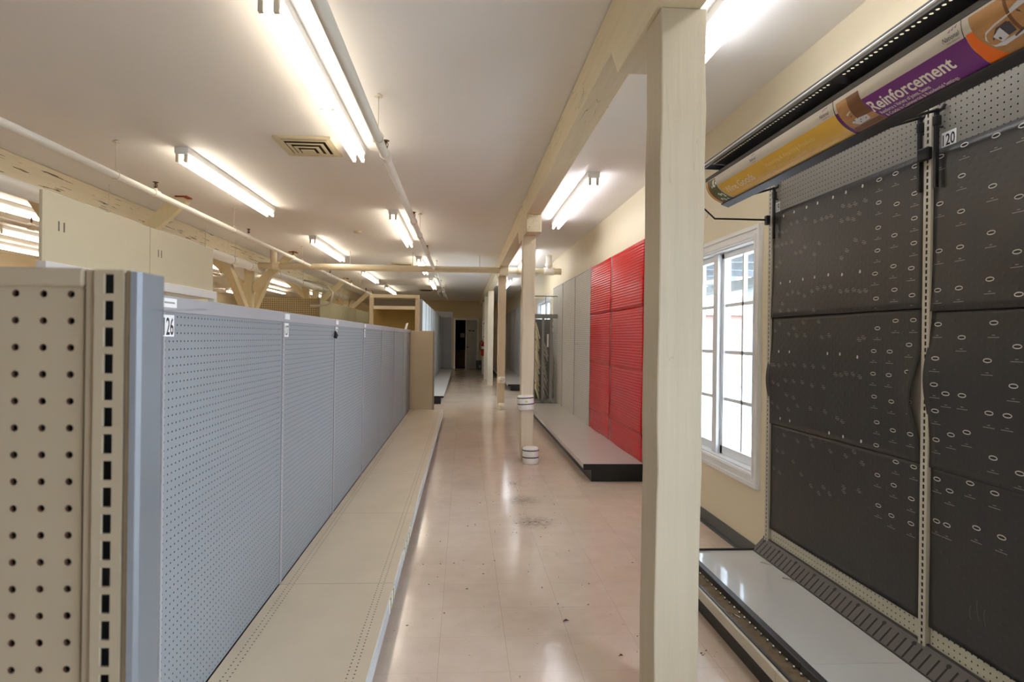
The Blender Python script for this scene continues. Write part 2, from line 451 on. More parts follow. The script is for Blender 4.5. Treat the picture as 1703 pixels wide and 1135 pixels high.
# ------------------------------------------------------------------ room shell
ZC = 3.05; XW = 1.9; YB = 27.3; XL = -9.6; YF = -4.2
struct(MB().box(XL-.2, XW+.2, YF-.2, YB+.2, -.15, 0).build('floor', 'floor', org=(0, 0, 0)))
struct(MB().box(XL-.2, XW+.2, YF-.2, YB+.2, ZC, ZC+.15).build('ceiling', 'ceiling'))
W1 = (3.83, 5.24, .55, 2.09); W2 = (-1.5, .7, .4, 2.3); W3 = (13.1, 15.3, .55, 2.3)
w = MB()
T = .16
ys = [YF-.2, W2[0], W2[1], W1[0], W1[1], W3[0], W3[1], YB+.2]
w.box(XW, XW+T, ys[0], ys[1], 0, ZC).box(XW, XW+T, ys[2], ys[3], 0, ZC).box(XW, XW+T, ys[4], ys[5], 0, ZC).box(XW, XW+T, ys[6], ys[7], 0, ZC)
for q in (W1, W2, W3): w.box(XW, XW+T, q[0], q[1], 0, q[2]).box(XW, XW+T, q[0], q[1], q[3], ZC)
struct(w.build('wall_right', 'wall', org=(0, 0, 0)))
struct(MB().box(XL-.2, XL, YF-.2, YB+.2, 0, ZC).build('wall_left', 'wall'))
DX0, DX1, DZ = -.36, .60, 2.2
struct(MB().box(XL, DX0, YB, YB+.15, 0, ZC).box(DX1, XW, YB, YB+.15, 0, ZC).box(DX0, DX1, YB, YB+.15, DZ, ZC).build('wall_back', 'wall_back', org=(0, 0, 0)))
# wall behind the camera with wide shop windows
f = MB().box(XL, XW, YF-.15, YF, 0, ZC)
struct(f.build('wall_front', 'wall', org=(0, 0, 0)))
struct(MB().box(XW-.012, XW, 3.5, 5.95, 0, .1).box(XW-.03, XW-.012, 3.5, 5.95, 0, .012).build('baseboard_right', 'base'))
struct(MB().prism([(-.6, 3.05), (1.88, 3.05), (1.88, 3.0), (-.6, 3.0)], 'y', YB-.05, YB-.001).build('trim_1', 'wall_back'))

# window on the wall
def window(name, q, mull, cols):
    y0, y1, z0, z1 = q
    root = bpy.data.objects.new(name, None); C.objects.link(root); root.location = (XW, (y0+y1)/2, z0); ORG[root.name] = tuple(root.location); struct(root)
    t = .085; c = MB()
    for k, (d, wd) in enumerate(((.018, t), (.028, .03), (.024, .012))):
        a = t if k == 0 else (.03 if k == 1 else t-.02)
        if k == 0: o_, i_ = t, 0
        elif k == 1: o_, i_ = t-.004, t-.03
        else: o_, i_ = .022, .008
        c.box(XW-d, XW, y0-o_, y1+o_, z1+i_, z1+o_).box(XW-d, XW, y0-o_, y1+o_, z0-o_, z0-i_)
        c.box(XW-d, XW, y0-o_, y0-i_, z0-i_, z1+i_).box(XW-d, XW, y1+i_, y1+o_, z0-i_, z1+i_)
    c.build('window_casing', 'trim', root)
    MB().box(XW, XW+.15, y0, y0+.012, z0, z1).box(XW, XW+.15, y1-.012, y1, z0, z1).box(XW, XW+.15, y0, y1, z1-.012, z1).box(XW, XW+.15, y0, y1, z0, z0+.012).build('window_jamb', 'trim', root)
    MB().box(XW+.03, XW+.13, mull-.04, mull+.04, z0, z1).build('mullion', 'vinyl', root)
    for a, b in ((y0+.012, mull-.04), (mull+.04, y1-.012)):
        fw = .045; xs0, xs1 = XW+.06, XW+.11
        m = MB(); m.box(xs0, xs1, a, b, z0+.012, z0+.012+fw+.02).box(xs0, xs1, a, b, z1-.012-fw, z1-.012)
        m.box(xs0, xs1, a, a+fw, z0+.012, z1-.012).box(xs0, xs1, b-fw, b, z0+.012, z1-.012)
        s_ = m.build('sash', 'vinyl', root, bev=.004)
        g0, g1, h0, h1 = a+fw, b-fw, z0+.077, z1-.012-fw
        mm = MB(); mm.box(xs0+.012, xs1-.012, (g0+g1)/2-.013, (g0+g1)/2+.013, h0, h1)
        for k in (1, 2, 3):
            z = h0+(h1-h0)*k/4; mm.box(xs0+.012, xs1-.012, g0, g1, z-.012, z+.012)
        mm.build('muntin', 'vinyl', s_)
        MB().box(XW+.083, XW+.087, g0, g1, h0, h1).build('pane', 'glass', s_)
    return root
window('window_1', W1, 4.535, 2)
window('window_2', W2, -.4, 2)
window('window_3', W3, 14.2, 2)

# door in the back wall
d = bpy.data.objects.new('door_1', None); C.objects.link(d); d.location = ((DX0+DX1)/2, YB, 0); ORG[d.name] = tuple(d.location); struct(d)
MB().box(DX0-.08, DX0, YB-.02, YB+.15, 0, DZ+.08).box(DX1, DX1+.08, YB-.02, YB+.15, 0, DZ+.08).box(DX0, DX1, YB-.02, YB+.15, DZ, DZ+.08).build('door_frame', 'trim', d, bev=.006)
# leaf, ajar towards the shop, hinged on the far jamb
hx, hy = DX1-.01, YB-.02; fx, fy = .095, 26.55
L_ = math.hypot(hx-fx, hy-fy); ux, uy = (fx-hx)/L_, (fy-hy)/L_; nx, ny = uy, -ux
if ny > 0: nx, ny = -nx, -ny
def dl(u, t, z): return (hx+ux*u+nx*t, hy+uy*u+ny*t, z)
def dbox(mb, u0, u1, t0, t1, z0, z1):
    mb.hexa([dl(u0, t0, z0), dl(u1, t0, z0), dl(u1, t1, z0), dl(u0, t1, z0), dl(u0, t0, z1), dl(u1, t0, z1), dl(u1, t1, z1), dl(u0, t1, z1)])
m = MB(); dbox(m, 0, L_, 0, .022, .01, DZ-.01)
pan = []
for (a, b) in ((.12, .42), (.5, .8)):
    a, b = a/.92*L_, b/.92*L_
    pan += [(a, b, .22, .78), (a, b, .94, 1.62), (a, b, 1.74, 2.04)]
# raised stiles and rails around six sunk panels
us = [0, pan[0][0], pan[0][1], pan[3][0], pan[3][1], L_]
for a, b in zip(us[0::2], us[1::2]): dbox(m, a, b, .022, .034, .01, DZ-.01)
for (a, b) in ((pan[0][0], pan[0][1]), (pan[3][0], pan[3][1])):
    for z0, z1 in ((.01, .22), (.78, .94), (1.62, 1.74), (2.04, DZ-.01)): dbox(m, a, b, .022, .034, z0, z1)
for p in pan: dbox(m, p[0]+.04, p[1]-.04, .022, .030, p[2]+.04, p[3]-.04)
lf = m.build('door_leaf', 'door', d, bev=.003)
k = MB(); c0 = dl(L_-.07, .034, .98); c1 = dl(L_-.07, .10, .98)
k.tube([c0, dl(L_-.07, .05, .98), dl(L_-.07, .07, .98), dl(L_-.07, .09, .98), c1], [.03, .012, .028, .032, .018], 12); k.build('door_knob', 'knob', lf)
m = MB(); dbox(m, .25, .42, .034, .037, 1.69, 1.735); dbox(m, .52, .69, .034, .037, 1.69, 1.735); m.build('door_plate', 'ink', lf)
# store room beyond, its darkness painted into near-black walls
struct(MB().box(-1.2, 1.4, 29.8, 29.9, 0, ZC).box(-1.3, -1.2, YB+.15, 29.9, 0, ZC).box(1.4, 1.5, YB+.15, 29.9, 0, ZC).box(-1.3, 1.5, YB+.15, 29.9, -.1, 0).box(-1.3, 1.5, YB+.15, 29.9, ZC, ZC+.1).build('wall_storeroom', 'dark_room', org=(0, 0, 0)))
m = thing('cabinet', 'low brown wooden cabinet in the dark room seen through the open doorway', 'cabinet', (-.15, 28.6, 0))
MB().box(-.5, .35, 28.3, 28.9, .02, .78).build('body', 'cab', m)
MB().box(-.54, .39, 28.26, 28.92, .78, .81).build('top', 'cab', m)
MB().box(-.46, -.1, 28.285, 28.3, .08, .72).build('door', 'cab', m); MB().box(-.06, .31, 28.285, 28.3, .08, .72).build('door', 'cab', m)
m = thing('wall_shelf', 'small shelf holding pale boxes in the dark room behind the ajar door', 'shelf', (-.02, 29.6, 1.4))
MB().box(-.35, .3, 29.4, 29.8, 1.38, 1.41).build('board', 'cab', m)
o = MB().box(-.16, .06, 29.42, 29.7, 1.41, 1.62).build('box', 'tag'); tag(o, 'pale cardboard box on the shelf in the dark store room', 'box')

# ------------------------------------------------------------------ lamps
def fixture(kind):
    r = thing('fluorescent_light', '', 'ceiling light', (0, 0, 0), 'fluorescent strip lights on the ceiling')
    h = MB(); h.prism([(-.058, 3.05), (.058, 3.05), (.058, 3.0), (.045, 2.985), (-.045, 2.985), (-.058, 3.0)], 'y', 0, 2.44)
    h.build('housing', 'fix', r)
    for y in (.0, 1.22-.02, 2.42):
        for x in (-.036, .036):
            MB().box(x-.013, x+.013, y, y+(.02 if y else .025), 2.918, 2.99).build('lamp_holder', 'holder', r, bev=.004)
    for y0, y1 in ((.025, 1.2), (1.24, 2.415)):
        for x in (-.036, .036):
            MB().tube([(x, y0, 2.94), (x, y1, 2.94)], .0165, 8).build('tube', kind, r)
    for ye in (-.004, 2.44): MB().box(-.05, .05, ye, ye+.004, 2.985, 3.045).build('end_cap', 'fix', r)
    return r
order = ['first', 'second', 'third', 'fourth', 'fifth', 'sixth']
pw = fixture('warm'); pc = fixture('cool'); pd = fixture('dead')
used = {'w': 0, 'c': 0, 'd': 0}
def place(kind, x, y, label):
    src = {'w': pw, 'c': pc, 'd': pd}[kind]
    if used[kind]:
        o = copy_tree(src, (x, y, 0), label)
    else:
        o = src; o.location = (x, y, 0); o['label'] = label
    used[kind] = 1; return o
for i, y in enumerate((2.86, 7.83, 12.3, 16.8)):
    place('w', -.925, y, '%s lit warm fluorescent strip along the aisle ceiling, beside the thin sprinkler pipe' % order[i])
place('d', -.87, 21.3, 'unlit fluorescent strip at the door end of the aisle ceiling')
for i, y in enumerate((5.42, 10.02, 14.97, 19.45)):
    place('w', -2.48, y, '%s lit fluorescent strip in the row above the long peg gondola' % order[i])
for i, y in enumerate((.85, 5.82, 11.0, 16.3)):
    place('c', 1.25, y, '%s cool white fluorescent strip between the timber posts and the window wall' % order[i])
for lab, (x, y) in zip(('lit strip light above the round pipe beyond the cream boards', 'lit strip light glimpsed just behind the first V braced column',
                        'lit strip light seen under the white pipe past the second V braced column'), ((-5.75, 6.75), (-5.7, 12.35), (-5.5, 16.9))):
    place('w', x, y, lab)
for lab, (x, y) in zip(('second strip light down, seen beside the edge of the cream board', 'far strip light low under the white pipe, deep in the other bay'), ((-7.12, 9.66), (-6.6, 20.2))):
    place('w', x, y, lab)
place('w', -8.42, 10.6, 'lowest strip light seen above the beige end panel, by the far side wall')
place('w', -5.75, 1.75, 'added fill strip light in the other bay, level with the beige end panel')  # out of view, added to lift the ambient light
place('w', -7.12, 14.9, 'added fill strip light in the middle of the far bay, past the second V braced column')  # this strip and those below are extra lamps added as fill
place('w', -5.6, 21.9, 'added fill strip at the far bay end wall, behind the fourth V braced column')
place('w', -8.42, 22.0, 'added fill strip light in the far corner of the other bay')
place('w', -7.12, 4.5, 'added fill strip in the other bay, hidden past the near edge of the cream boards')  # another unseen lamp added to brighten the near ceiling
place('w', -8.42, 16.5, 'added fill strip light beside the far side wall, behind the V braced columns')

# ------------------------------------------------------------------ timber frame
BX0, BX1, BZ = .69, .848, 2.80
tag(MB().box(BX0, BX1, YF, YB, BZ, ZC-.007).build('ceiling_beam', 'timber', org=(0, 0, 0), bev=.006), 'long cream painted timber beam carried on the aisle posts', 'beam')
def post(x0, x1, y0, y1, label, mat='post', corb=None, zt=BZ):
    r = thing('timber_post', label, 'post', ((x0+x1)/2, (y0+y1)/2, 0), 'timber posts down the aisle')
    top = corb[2] if corb else zt
    b = MB(); n = 14
    # slightly irregular hand-hewn shaft
    rows = []
    for i in range(n+1):
        z = top*i/n; j = [random.uniform(-.003, .003) for _ in range(4)]
        rows.append([(x0+j[0], y0+j[1], z), (x1+j[2], y0+j[1], z), (x1+j[2], y1+j[3], z), (x0+j[0], y1+j[3], z)])
    vs = [p for q in rows for p in q]; fs = [(3, 2, 1, 0), tuple(4*n+k for k in range(4))]
    for i in range(n):
        for k in range(4): fs.append((4*i+k, 4*i+(k+1) % 4, 4*i+4+(k+1) % 4, 4*i+4+k))
    b.add(vs, fs).build('shaft', mat, r, bev=.007)
    if corb:
        ya, yb, z0 = corb
        MB().prism([(ya, zt), (yb+.14, zt), (yb, z0), (ya, z0)] , 'x', BX0-.004, BX1+.004).build('corbel', 'timber', r, bev=.005)
    return r
post(.705, .873, 2.155, 2.335, 'thick chipped cream post standing close before the window and red panels', corb=(1.72, 2.72, 2.63))
post(.672, .815, 6.9, 7.07, 'second cream post, the one with white rolls strapped to it', mat='postmid', corb=(6.68, 7.62, 2.6))
post(.686, .836, 11.95, 12.11, 'third cream post, with two small pale pads near its foot', mat='postmid', corb=(11.6, 12.5, 2.64))
post(.715, .88, 17.75, 17.9, 'fourth pale post, just in front of the extinguisher post', mat='postfar')
post(.70, .83, 20.35, 20.48, 'slim pale post half hidden behind the fourth post', mat='postfar')
post(.719, .85, 23.23, 23.37, 'last pale post, the one carrying the fire extinguisher', mat='postfar')
# the parallel row across the gondola
LX0, LX1 = -4.27, -4.12
tag(MB().box(LX0, LX1, YF, YB, 2.79, ZC-.004).build('ceiling_beam', 'beamwood', org=(0, 0, 0), bev=.006), 'cracked cream timber beam above the wide white pipe', 'beam')
col = thing('braced_column', 'first cream column with V braces, behind the cream boards', 'column', (-4.2, 7.4, 0), 'braced columns under the cracked beam')
MB().box(-4.27, -4.12, 7.32, 7.48, 0, 2.79).build('column_shaft', 'brace', col, bev=.006)
MB().beam((-4.13, 7.4, 2.3), (-3.34, 7.4, 3.04), .15, .09, (0, 1, 0)).build('brace', 'brace', col)
MB().beam((-4.26, 7.4, 2.3), (-5.05, 7.4, 3.04), .15, .09, (0, 1, 0)).build('brace', 'brace', col)
MB().beam((-4.195, 7.34, 1.75), (-4.195, 6.1, 2.82), .13, .13, (0, 0, 1)).build('brace', 'brace', col)
MB().beam((-4.195, 7.46, 1.75), (-4.195, 8.7, 2.82), .13, .13, (0, 0, 1)).build('brace', 'brace', col)
MB().box(-3.42, -3.28, 7.33, 7.47, 3.035, 3.049).build('brace_plate', 'rust', col)
for i, y in enumerate((12.07, 17.37, 21.9)):
    copy_tree(col, (-4.2, y, 0), ('second cream column with V braces, where the cross pipe meets the wide pipe', 'third cream braced column, behind the tan peg panel',
                                  'fourth cream braced column, by the tall cream open shelf')[i])

# ------------------------------------------------------------------ pipes
def coupling(mb, p, ax, r, w):
    d = {'x': (1, 0, 0), 'y': (0, 1, 0), 'z': (0, 0, 1)}[ax]; q = lambda t: tuple(p[i]+d[i]*t for i in range(3))
    mb.tube([q(-w/2), q(-w/2+.006), q(w/2-.006), q(w/2)], [r*.96, r, r, r*.96], 14)
pp = thing('drain_pipe', 'wide white pipe slung under the cracked timber beam', 'pipe', (-4.0, 12, 2.62))
MB().tube([(-4.0, YF+.3, 2.7), (-4.0, 21.0, 2.7)], .075, 18).build('pipe_run', 'pipe', pp)
for y in (4.6, 11.55, 12.2, 16.3, 19.3):
    c = MB(); coupling(c, (-4.0, y, 2.7), 'y', .088, .13); c.build('coupling', 'pipe', pp)
for y in (6.9, 9.4, 10.6, 13.2, 15.0, 17.1, 19.9):
    h = MB(); h.tube([(-4.0+.083*math.cos(t), y, 2.7+.083*math.sin(t)) for t in [PI*k/8 for k in range(17)]], .005, 6)
    h.tube([(-3.925, y, 2.7), (-3.925, y, 3.049)], .005, 6); h.build('hanger', 'wire', pp)
cm = thing('cross_pipe', 'cream main pipe crossing the ceiling above the posts to the window wall', 'pipe', (-1, 11.8, 2.67))
MB().tube([(-3.93, 11.8, 2.74), (1.9, 11.8, 2.735)], .063, 18).build('pipe_run', 'pipec', cm)
c = MB(); coupling(c, (1.66, 11.8, 2.735), 'x', .078, .2); c.tube([(1.66, 11.8, 2.735), (1.66, 11.8, 3.049)], .06, 16); coupling(c, (1.66, 11.8, 2.86), 'z', .075, .06); c.build('tee', 'pipe', cm)
c = MB(); coupling(c, (1.1, 11.8, 2.735), 'x', .078, .12); c.build('coupling', 'pipec', cm)
c = MB(); coupling(c, (-3.6, 11.8, 2.74), 'x', .08, .12); c.tube([(-3.65, 11.8, 2.74), (-3.65, 11.8, 3.049)], .06, 14); c.build('riser', 'pipec', cm)
for x in (-2.2, -1.0, .3):
    MB().tube([(x, 11.8, 2.78), (x, 11.8, 3.049)], .006, 6).build('hanger', 'wire', cm)
def branch(x, y0, y1, z, r, heads, rods, label):
    b = thing('sprinkler_pipe', label, 'pipe', (x, (y0+y1)/2, z-r), 'sprinkler branch pipes')
    MB().tube([(x, y0, z), (x, y1, z)], r, 14).build('pipe_run', 'pipe', b)
    for y in heads:
        c = MB(); coupling(c, (x, y, z), 'y', r*1.32, .10); c.tube([(x, y, z), (x+.0, y, z+r*1.7)], r*.62, 10)
        t = c.build('tee', 'pipe', b)
        h = MB(); zz = z+r*1.7
        h.tube([(x, y, zz-.004), (x, y, zz+.018)], .014, 8).tube([(x, y, zz+.018), (x, y, zz+.06)], .006, 6)
        h.tube([(x-.013, y, zz+.015), (x-.016, y, zz+.035), (x-.004, y, zz+.056)], .003, 5).tube([(x+.013, y, zz+.015), (x+.016, y, zz+.035), (x+.004, y, zz+.056)], .003, 5)
        h.lathe([(.022, 0), (.026, .002), (.026, .005), (.008, .008)], (x, y, zz+.056), 12)
        h.build('sprinkler_head', 'brass', b)
    for y in rods:
        h = MB(); h.tube([(x, y, z+r*2.0), (x, y, 3.049)], .004, 6)
        h.tube([(x, y, z+r*2.0), (x+r*1.15, y, z+r*.5), (x+r*.9, y, z-r*.8), (x, y, z-r*1.15), (x-r*.9, y, z-r*.8), (x-r*1.15, y, z+r*.5), (x, y, z+r*2.0)], .004, 6)
        h.lathe([(.03, 0), (.028, .008), (.01, .02)], (x, y, 3.028), 12); h.build('hanger', 'wire', b)
branch(-.59, -2.5, 21.2, 2.75, .031, (1.9, 4.5, 7.05, 9.6, 13.2, 15.4, 17.6, 19.6), (1.2, 4.1, 8.0, 12.9, 14.9, 18.6), 'thin white sprinkler pipe running beside the aisle lights')
branch(-2.95, -1.5, 20.6, 2.75, .03, (3.4, 5.94, 8.44, 10.6, 13.5, 16, 18.4), (2.4, 5.28, 7.92, 11.2, 13.0, 15.2, 17.4), 'thin white sprinkler pipe above the cream boards and the gondola')
branch(-5.5, 4, 20, 2.75, .03, (8.0, 11, 14), (6.5, 10.2, 14.5), 'sprinkler pipe below the strip lights in the bay past the cream boards')

# vents and detector
v = thing('ceiling_vent', 'square cream louvred vent beside the first warm strip light', 'vent', (-1.345, 5.27, 3.0))
MB().box(-1.57, -1.12, 5.03, 5.52, 3.043, 3.0495).build('backing', 'ventin', v)
def ringbox(mb, cx, cy, a, b, z0, z1, a2, z2):
    # sloped square louvre ring from half size a (z0) to a2 (z2)
    for k in range(4):
        t = PI/2*k; ct, st = math.cos(t), math.sin(t)
        R = lambda x, y, z: (cx+x*ct-y*st, cy+x*st+y*ct, z)
        mb.hexa([R(-a, -a, z0), R(a, -a, z0), R(a2, -a2, z2), R(-a2, -a2, z2), R(-a, -a, z0+b), R(a, -a, z0+b), R(a2, -a2, z2+b), R(-a2, -a2, z2+b)])
m = MB()
for k in range(4): 
    a = .235; t = PI/2*k
m.box(-1.58, -1.11, 5.02, 5.06, 3.03, 3.048).box(-1.58, -1.11, 5.49, 5.53, 3.03, 3.048).box(-1.58, -1.54, 5.02, 5.53, 3.03, 3.048).box(-1.15, -1.11, 5.02, 5.53, 3.03, 3.048)
m.build('rim', 'vent', v)
for a, z in ((.20, 3.028), (.152, 3.016), (.104, 3.004)):
    m = MB()
    for q in ((-a, a, -a, -a+.027), (-a, a, a-.027, a), (-a, -a+.027, -a+.027, a-.027), (a-.027, a, -a+.027, a-.027)):
        m.box(-1.345+q[0], -1.345+q[1], 5.275+q[2], 5.275+q[3], z, z+.004)
    m.build('louvre', 'vent', v)
MB().box(-1.40, -1.29, 5.22, 5.33, 2.992, 2.998).build('centre_plate', 'vent', v)
c = copy_tree(v, (-1.37, 13.7, 3.0), 'square cream vent seen edge on beside the second aisle light pair')
o = MB().lathe([(.06, 0), (.2, .012), (.24, .03), (.24, .035)], (-1.33, 21.2, 3.014), 24).build('round_vent', 'ventin'); tag(o, 'dark round vent in the ceiling near the door end', 'vent')
o = MB().lathe([(.02, 0), (.055, .006), (.065, .02), (.07, .035)], (-1.66, 9.5, 3.014), 20).build('smoke_detector', 'vent'); tag(o, 'small round cream smoke detector on the ceiling', 'smoke detector')

# ------------------------------------------------------------------ long grey peg gondola
GX, GY0, GP, GZ, DKZ = -.903, 1.852, 1.219, 1.533, .172
def slot_strip(mb, axis, face, c, z0, z1, w, back, pitch=.0254, sw=.006, sh=.016):
    """face plate with real slots; axis 'x' = face at X (strip centred on Y=c), 'y' = face at Y"""
    P = (lambda t0, t1, a, b: mb.box(min(face, back), max(face, back), c+t0, c+t1, a, b)) if axis == 'x' else (lambda t0, t1, a, b: mb.box(c+t0, c+t1, min(face, back), max(face, back), a, b))
    P(-w/2, -sw/2, z0, z1); P(sw/2, w/2, z0, z1)
    n = int((z1-z0)/pitch)
    for i in range(n+1):
        a = z0+i*pitch; b = min(a+pitch-sh, z1)
        if b > a: P(-sw/2, sw/2, a, b)
def section(i0):
    y0 = GY0; y1 = GY0+GP
    r = thing('gondola_section', '', 'shelving section', (GX, y0, 0), 'sections of the long grey peg gondola')
    mb = MB(); mb.peg('x', GX, y0+.022, y1-.004, DKZ+.004, GZ-.05, .0254, .0033)
    mb.mat(1).box(GX-.05, GX-.02, y0+.004, y1-.002, .1, GZ-.01)
    mb.mat(0).box(GX-.02, GX, y0+.018, y0+.022, DKZ, GZ-.05)
    mb.build('peg_panel', ['gpanel', 'core'], r)
    MB().box(GX-.08, GX+.006, y0+.012, y1-.003, GZ-.05, GZ).build('top_cap', 'gcap', r, bev=.003)
    u = MB(); slot_strip(u, 'x', GX+.004, y0+.0135, DKZ, GZ-.002, .026, GX-.012, sw=.005)
    u.mat(1).box(GX-.03, GX-.012, y0, y0+.018, 0, GZ-.002); u.build('upright', ['gcap', 'slot'], r)
    d = MB(); z = DKZ
    xa, xb = GX+.004, -.337
    for a, b, hole in ((xa, xa+.03, 0), (xa+.03, xa+.081, 1), (xa+.081, xb-.085, 0), (xb-.085, xb-.034, 1), (xb-.034, xb, 0)):
        if hole: d.peg('z', z, a, b, y0+.001, y1-.001, .0254, .0035)
        else: d.add([(a, y0+.001, z), (b, y0+.001, z), (b, y1-.001, z), (a, y1-.001, z)], [(0, 1, 2, 3)])
    d.mat(1).box(xa, xb-.004, y0+.002, y1-.002, z-.03, z-.012)
    d.mat(0).box(xb-.004, xb, y0+.001, y1-.001, z-.03, z-.0005)
    d.build('base_deck', ['deck', 'core'], r)
    MB().box(-.349, -.337, y0+.001, y1-.001, .095, z-.03).box(-.337, -.331, y0+.001, y1-.001, .098, z-.006).build('price_rail', 'rail', r)
    MB().box(-.42, -.405, y0, y1, 0, .14).build('kick_plate', 'kick', r)
    return r
g0 = section(0)
glab = ['grey peg gondola section under the 126 tag, nearest the beige end panel', 'second grey peg section, between the 126 and the next upright tag', 'third grey peg section along the gondola, after the black clip',
        'fourth grey peg section along the gondola', 'fifth grey peg section along the gondola', 'sixth grey peg section along the gondola', 'last grey peg section, touching the tan end panel']
g0['label'] = glab[0]; secs = [g0]
for i in range(1, 7): secs.append(copy_tree(g0, (GX, GY0+GP*i, 0), glab[i]))
# tags stuck on the uprights
def num_tag(parent, s, y0, z0, w, h, x, tw, th, sgn=1):
    t = MB().box(min(x, x+.0015*sgn), max(x, x+.0015*sgn), y0, y0+w, z0, z0+h).build('number_tag', 'tag', parent)
    m = MB(); xx = x+(.0022*sgn)
    if sgn > 0: fn = lambda u, v: (xx, y0+(w-tw)/2+u, z0+(h-th)/2+v)
    else: fn = lambda u, v: (xx, y0+w-(w-tw)/2-u, z0+(h-th)/2+v)
    put_text(m, s, tw, th, fn, .012); m.build('number', 'ink', t)
num_tag(g0, '126', GY0+.002, 1.408, .072, .066, GX+.006, .062, .054)
m = MB().box(GX+.006, GX+.0075, GY0+.0, GY0+.09, GZ-.036, GZ-.008).build('label_holder', 'tag', g0)
MB().box(GX+.0075, GX+.0085, GY0+.012, GY0+.075, GZ-.024, GZ-.019).build('print_line', 'printdim', m)
for i, s in ((1, '127'), (2, '128'), (3, '129')):
    y = GY0+GP*i+.012
    num_tag(secs[i], s, y, 1.408, .072, .07, GX+.006, .058, .05)
    MB().box(GX+.006, GX+.0075, y+.01, y+.09, GZ-.036, GZ-.008).build('label_holder', 'tag', secs[i])
o = MB().tube([(GX+.012, GY0+2*GP-.03, 1.40), (GX+.02, GY0+2*GP-.03, 1.42), (GX+.012, GY0+2*GP-.03, 1.45)], [.012, .014, .006], 8).build('clip', 'black'); tag(o, 'small black clip hooked on the gondola panel below the top cap', 'clip')
o = MB().hexa([(-.92, 9.5, GZ), (-.89, 9.5, GZ), (-.89, 9.56, GZ), (-.92, 9.56, GZ), (-.90, 9.55, GZ+.09), (-.87, 9.55, GZ+.1), (-.87, 9.6, GZ+.1), (-.90, 9.6, GZ+.09)]).build('paper_scrap', 'tag'); tag(o, 'folded white paper scrap on top of the grey gondola', 'paper')
# striped shelf stickers along the rail
for i, (y, n) in enumerate(((2.86, 3), (2.97, 3), (3.55, 3), (3.68, 3), (3.82, 3), (3.97, 3))):
    m = MB()
    for k in range(n): m.mat(k % 3).box(-.331, -.329, y+.028*k, y+.028*k+.024, .108, .168)
    par = secs[int((y-GY0)//GP)]
    m.build('shelf_sticker', ['tag', 'band', 'stripe_y'], par)
# tan panel closing the gondola
t = thing('end_panel', 'plain tan panel standing across the far end of the grey gondola', 'panel', (-.69, 10.4, 0))
MB().box(-.905, -.49, 10.385, 10.42, 0.172, 1.52).build('board', 'tan', t, bev=.003)
u = MB(); slot_strip(u, 'y', 10.38, -.505, .12, 1.515, .03, 10.43, sw=.006); u.mat(1).box(-.518, -.492, 10.40, 10.425, 0, 1.5); u.build('upright', ['beige', 'slot'], t)

# ------------------------------------------------------------------ beige end panel close to the camera
NP = .6
e = thing('gondola_end_panel', 'beige holed end panel with steel edge cover, close beside the camera', 'panel', (-1.0, .63, 0))
mb = MB(); mb.rim = 1
mb.peg('y', NP, -1.7077, -.3623, .1585, 1.4793-.0127, .0254, .0036, depth=.006)
mb.mat(2).box(-1.7, -.365, NP+.012, NP+.03, .16, 1.46); mb.build('peg_panel', ['beige', 'rusthole', 'core'], e)
MB().box(-1.7, -.3615, NP-.004, NP+.06, 1.4605, 1.479).build('top_cap', 'beige', e, bev=.003)
u = MB(); slot_strip(u, 'y', NP-.006, -.337, .0, 1.4775, .027, NP-.003, sw=.0092, sh=.0185)
u.box(-.3595, -.3512, NP-.003, NP+.012, 0, 1.4775).prism([(-.3228, NP-.003), (-.3228, NP+.05), (-.3165, NP+.05), (-.3165, NP), (-.3185, NP-.003)], 'z', 0, 1.4775)
u.mat(1).box(-.3512, -.3228, NP+.006, NP+.012, 0, 1.476)
u.build('upright', ['beige', 'slotnavy'], e)
c = MB().prism([(-.3165, NP-.007), (-.3115, NP-.005), (-.309, NP), (-.3085, NP+.036), (-.310, NP+.044), (-.3165, NP+.047)], 'z', 0, 1.476).build('edge_cover', 'steel', e)
m = MB(); put_text(m, 'Lozier', .036, .011, lambda u, v: (-.3079, NP+.010+u, 1.440+v), .0, .25); m.build('stamped_mark', 'steelmark', c)
MB().box(-1.7, -.33, NP+.03, NP+.06, 0, .16).build('base_panel', 'beige', e)

# ------------------------------------------------------------------ things behind the gondola
un = thing('shelf_unit', 'white framed shelf unit whose top rail shows under the cream boards', 'shelf', (-2.9, 5, 0))
MB().box(-2.53, -2.47, 3.72, 6.2, 1.765, 1.84).box(-3.33, -3.27, 3.72, 6.2, 1.765, 1.84).box(-3.3, -2.5, 6.14, 6.2, 1.765, 1.84).build('top_rail', 'trim', un, bev=.004)
for (x, y) in ((-2.53, 3.72), (-2.53, 6.14), (-3.33, 3.72), (-3.33, 6.14)): MB().box(x, x+.06, y, y+.06, 0, 1.765).build('leg', 'trim', un)
MB().box(-3.27, -2.53, 3.78, 6.14, 1.1, 1.13).build('shelf', 'tan', un)
MB().box(-3.3, -3.27, 3.78, 6.14, .1, 1.76).build('back_panel', 'tan', un)
for i, (a, b) in enumerate(((3.72, 4.945), (4.955, 6.16))):
    o = thing('cream_board', ('cream board with two staple marks, the one cut off by the wide pipe', 'cream board with two staple marks, beside the first V braced column')[i], 'board', (-2.5, (a+b)/2, 1.84), 'cream boards on the shelf unit')
    MB().box(-2.515, -2.495, a, b, 1.84, 2.262).build('board', 'cream_board', o, bev=.002)
    m = MB()
    for yy in ((a+.14, a+.19) if i == 0 else (a+.12, a+.17)): m.box(-2.495, -2.4935, yy, yy+.012, 2.04, 2.1)
    m.build('staple_mark', 'staple', o)
t = thing('pegboard_end', 'tan pegboard end standing above the gondola, under the second braced column', 'panel', (-4.2, 14.6, 0))
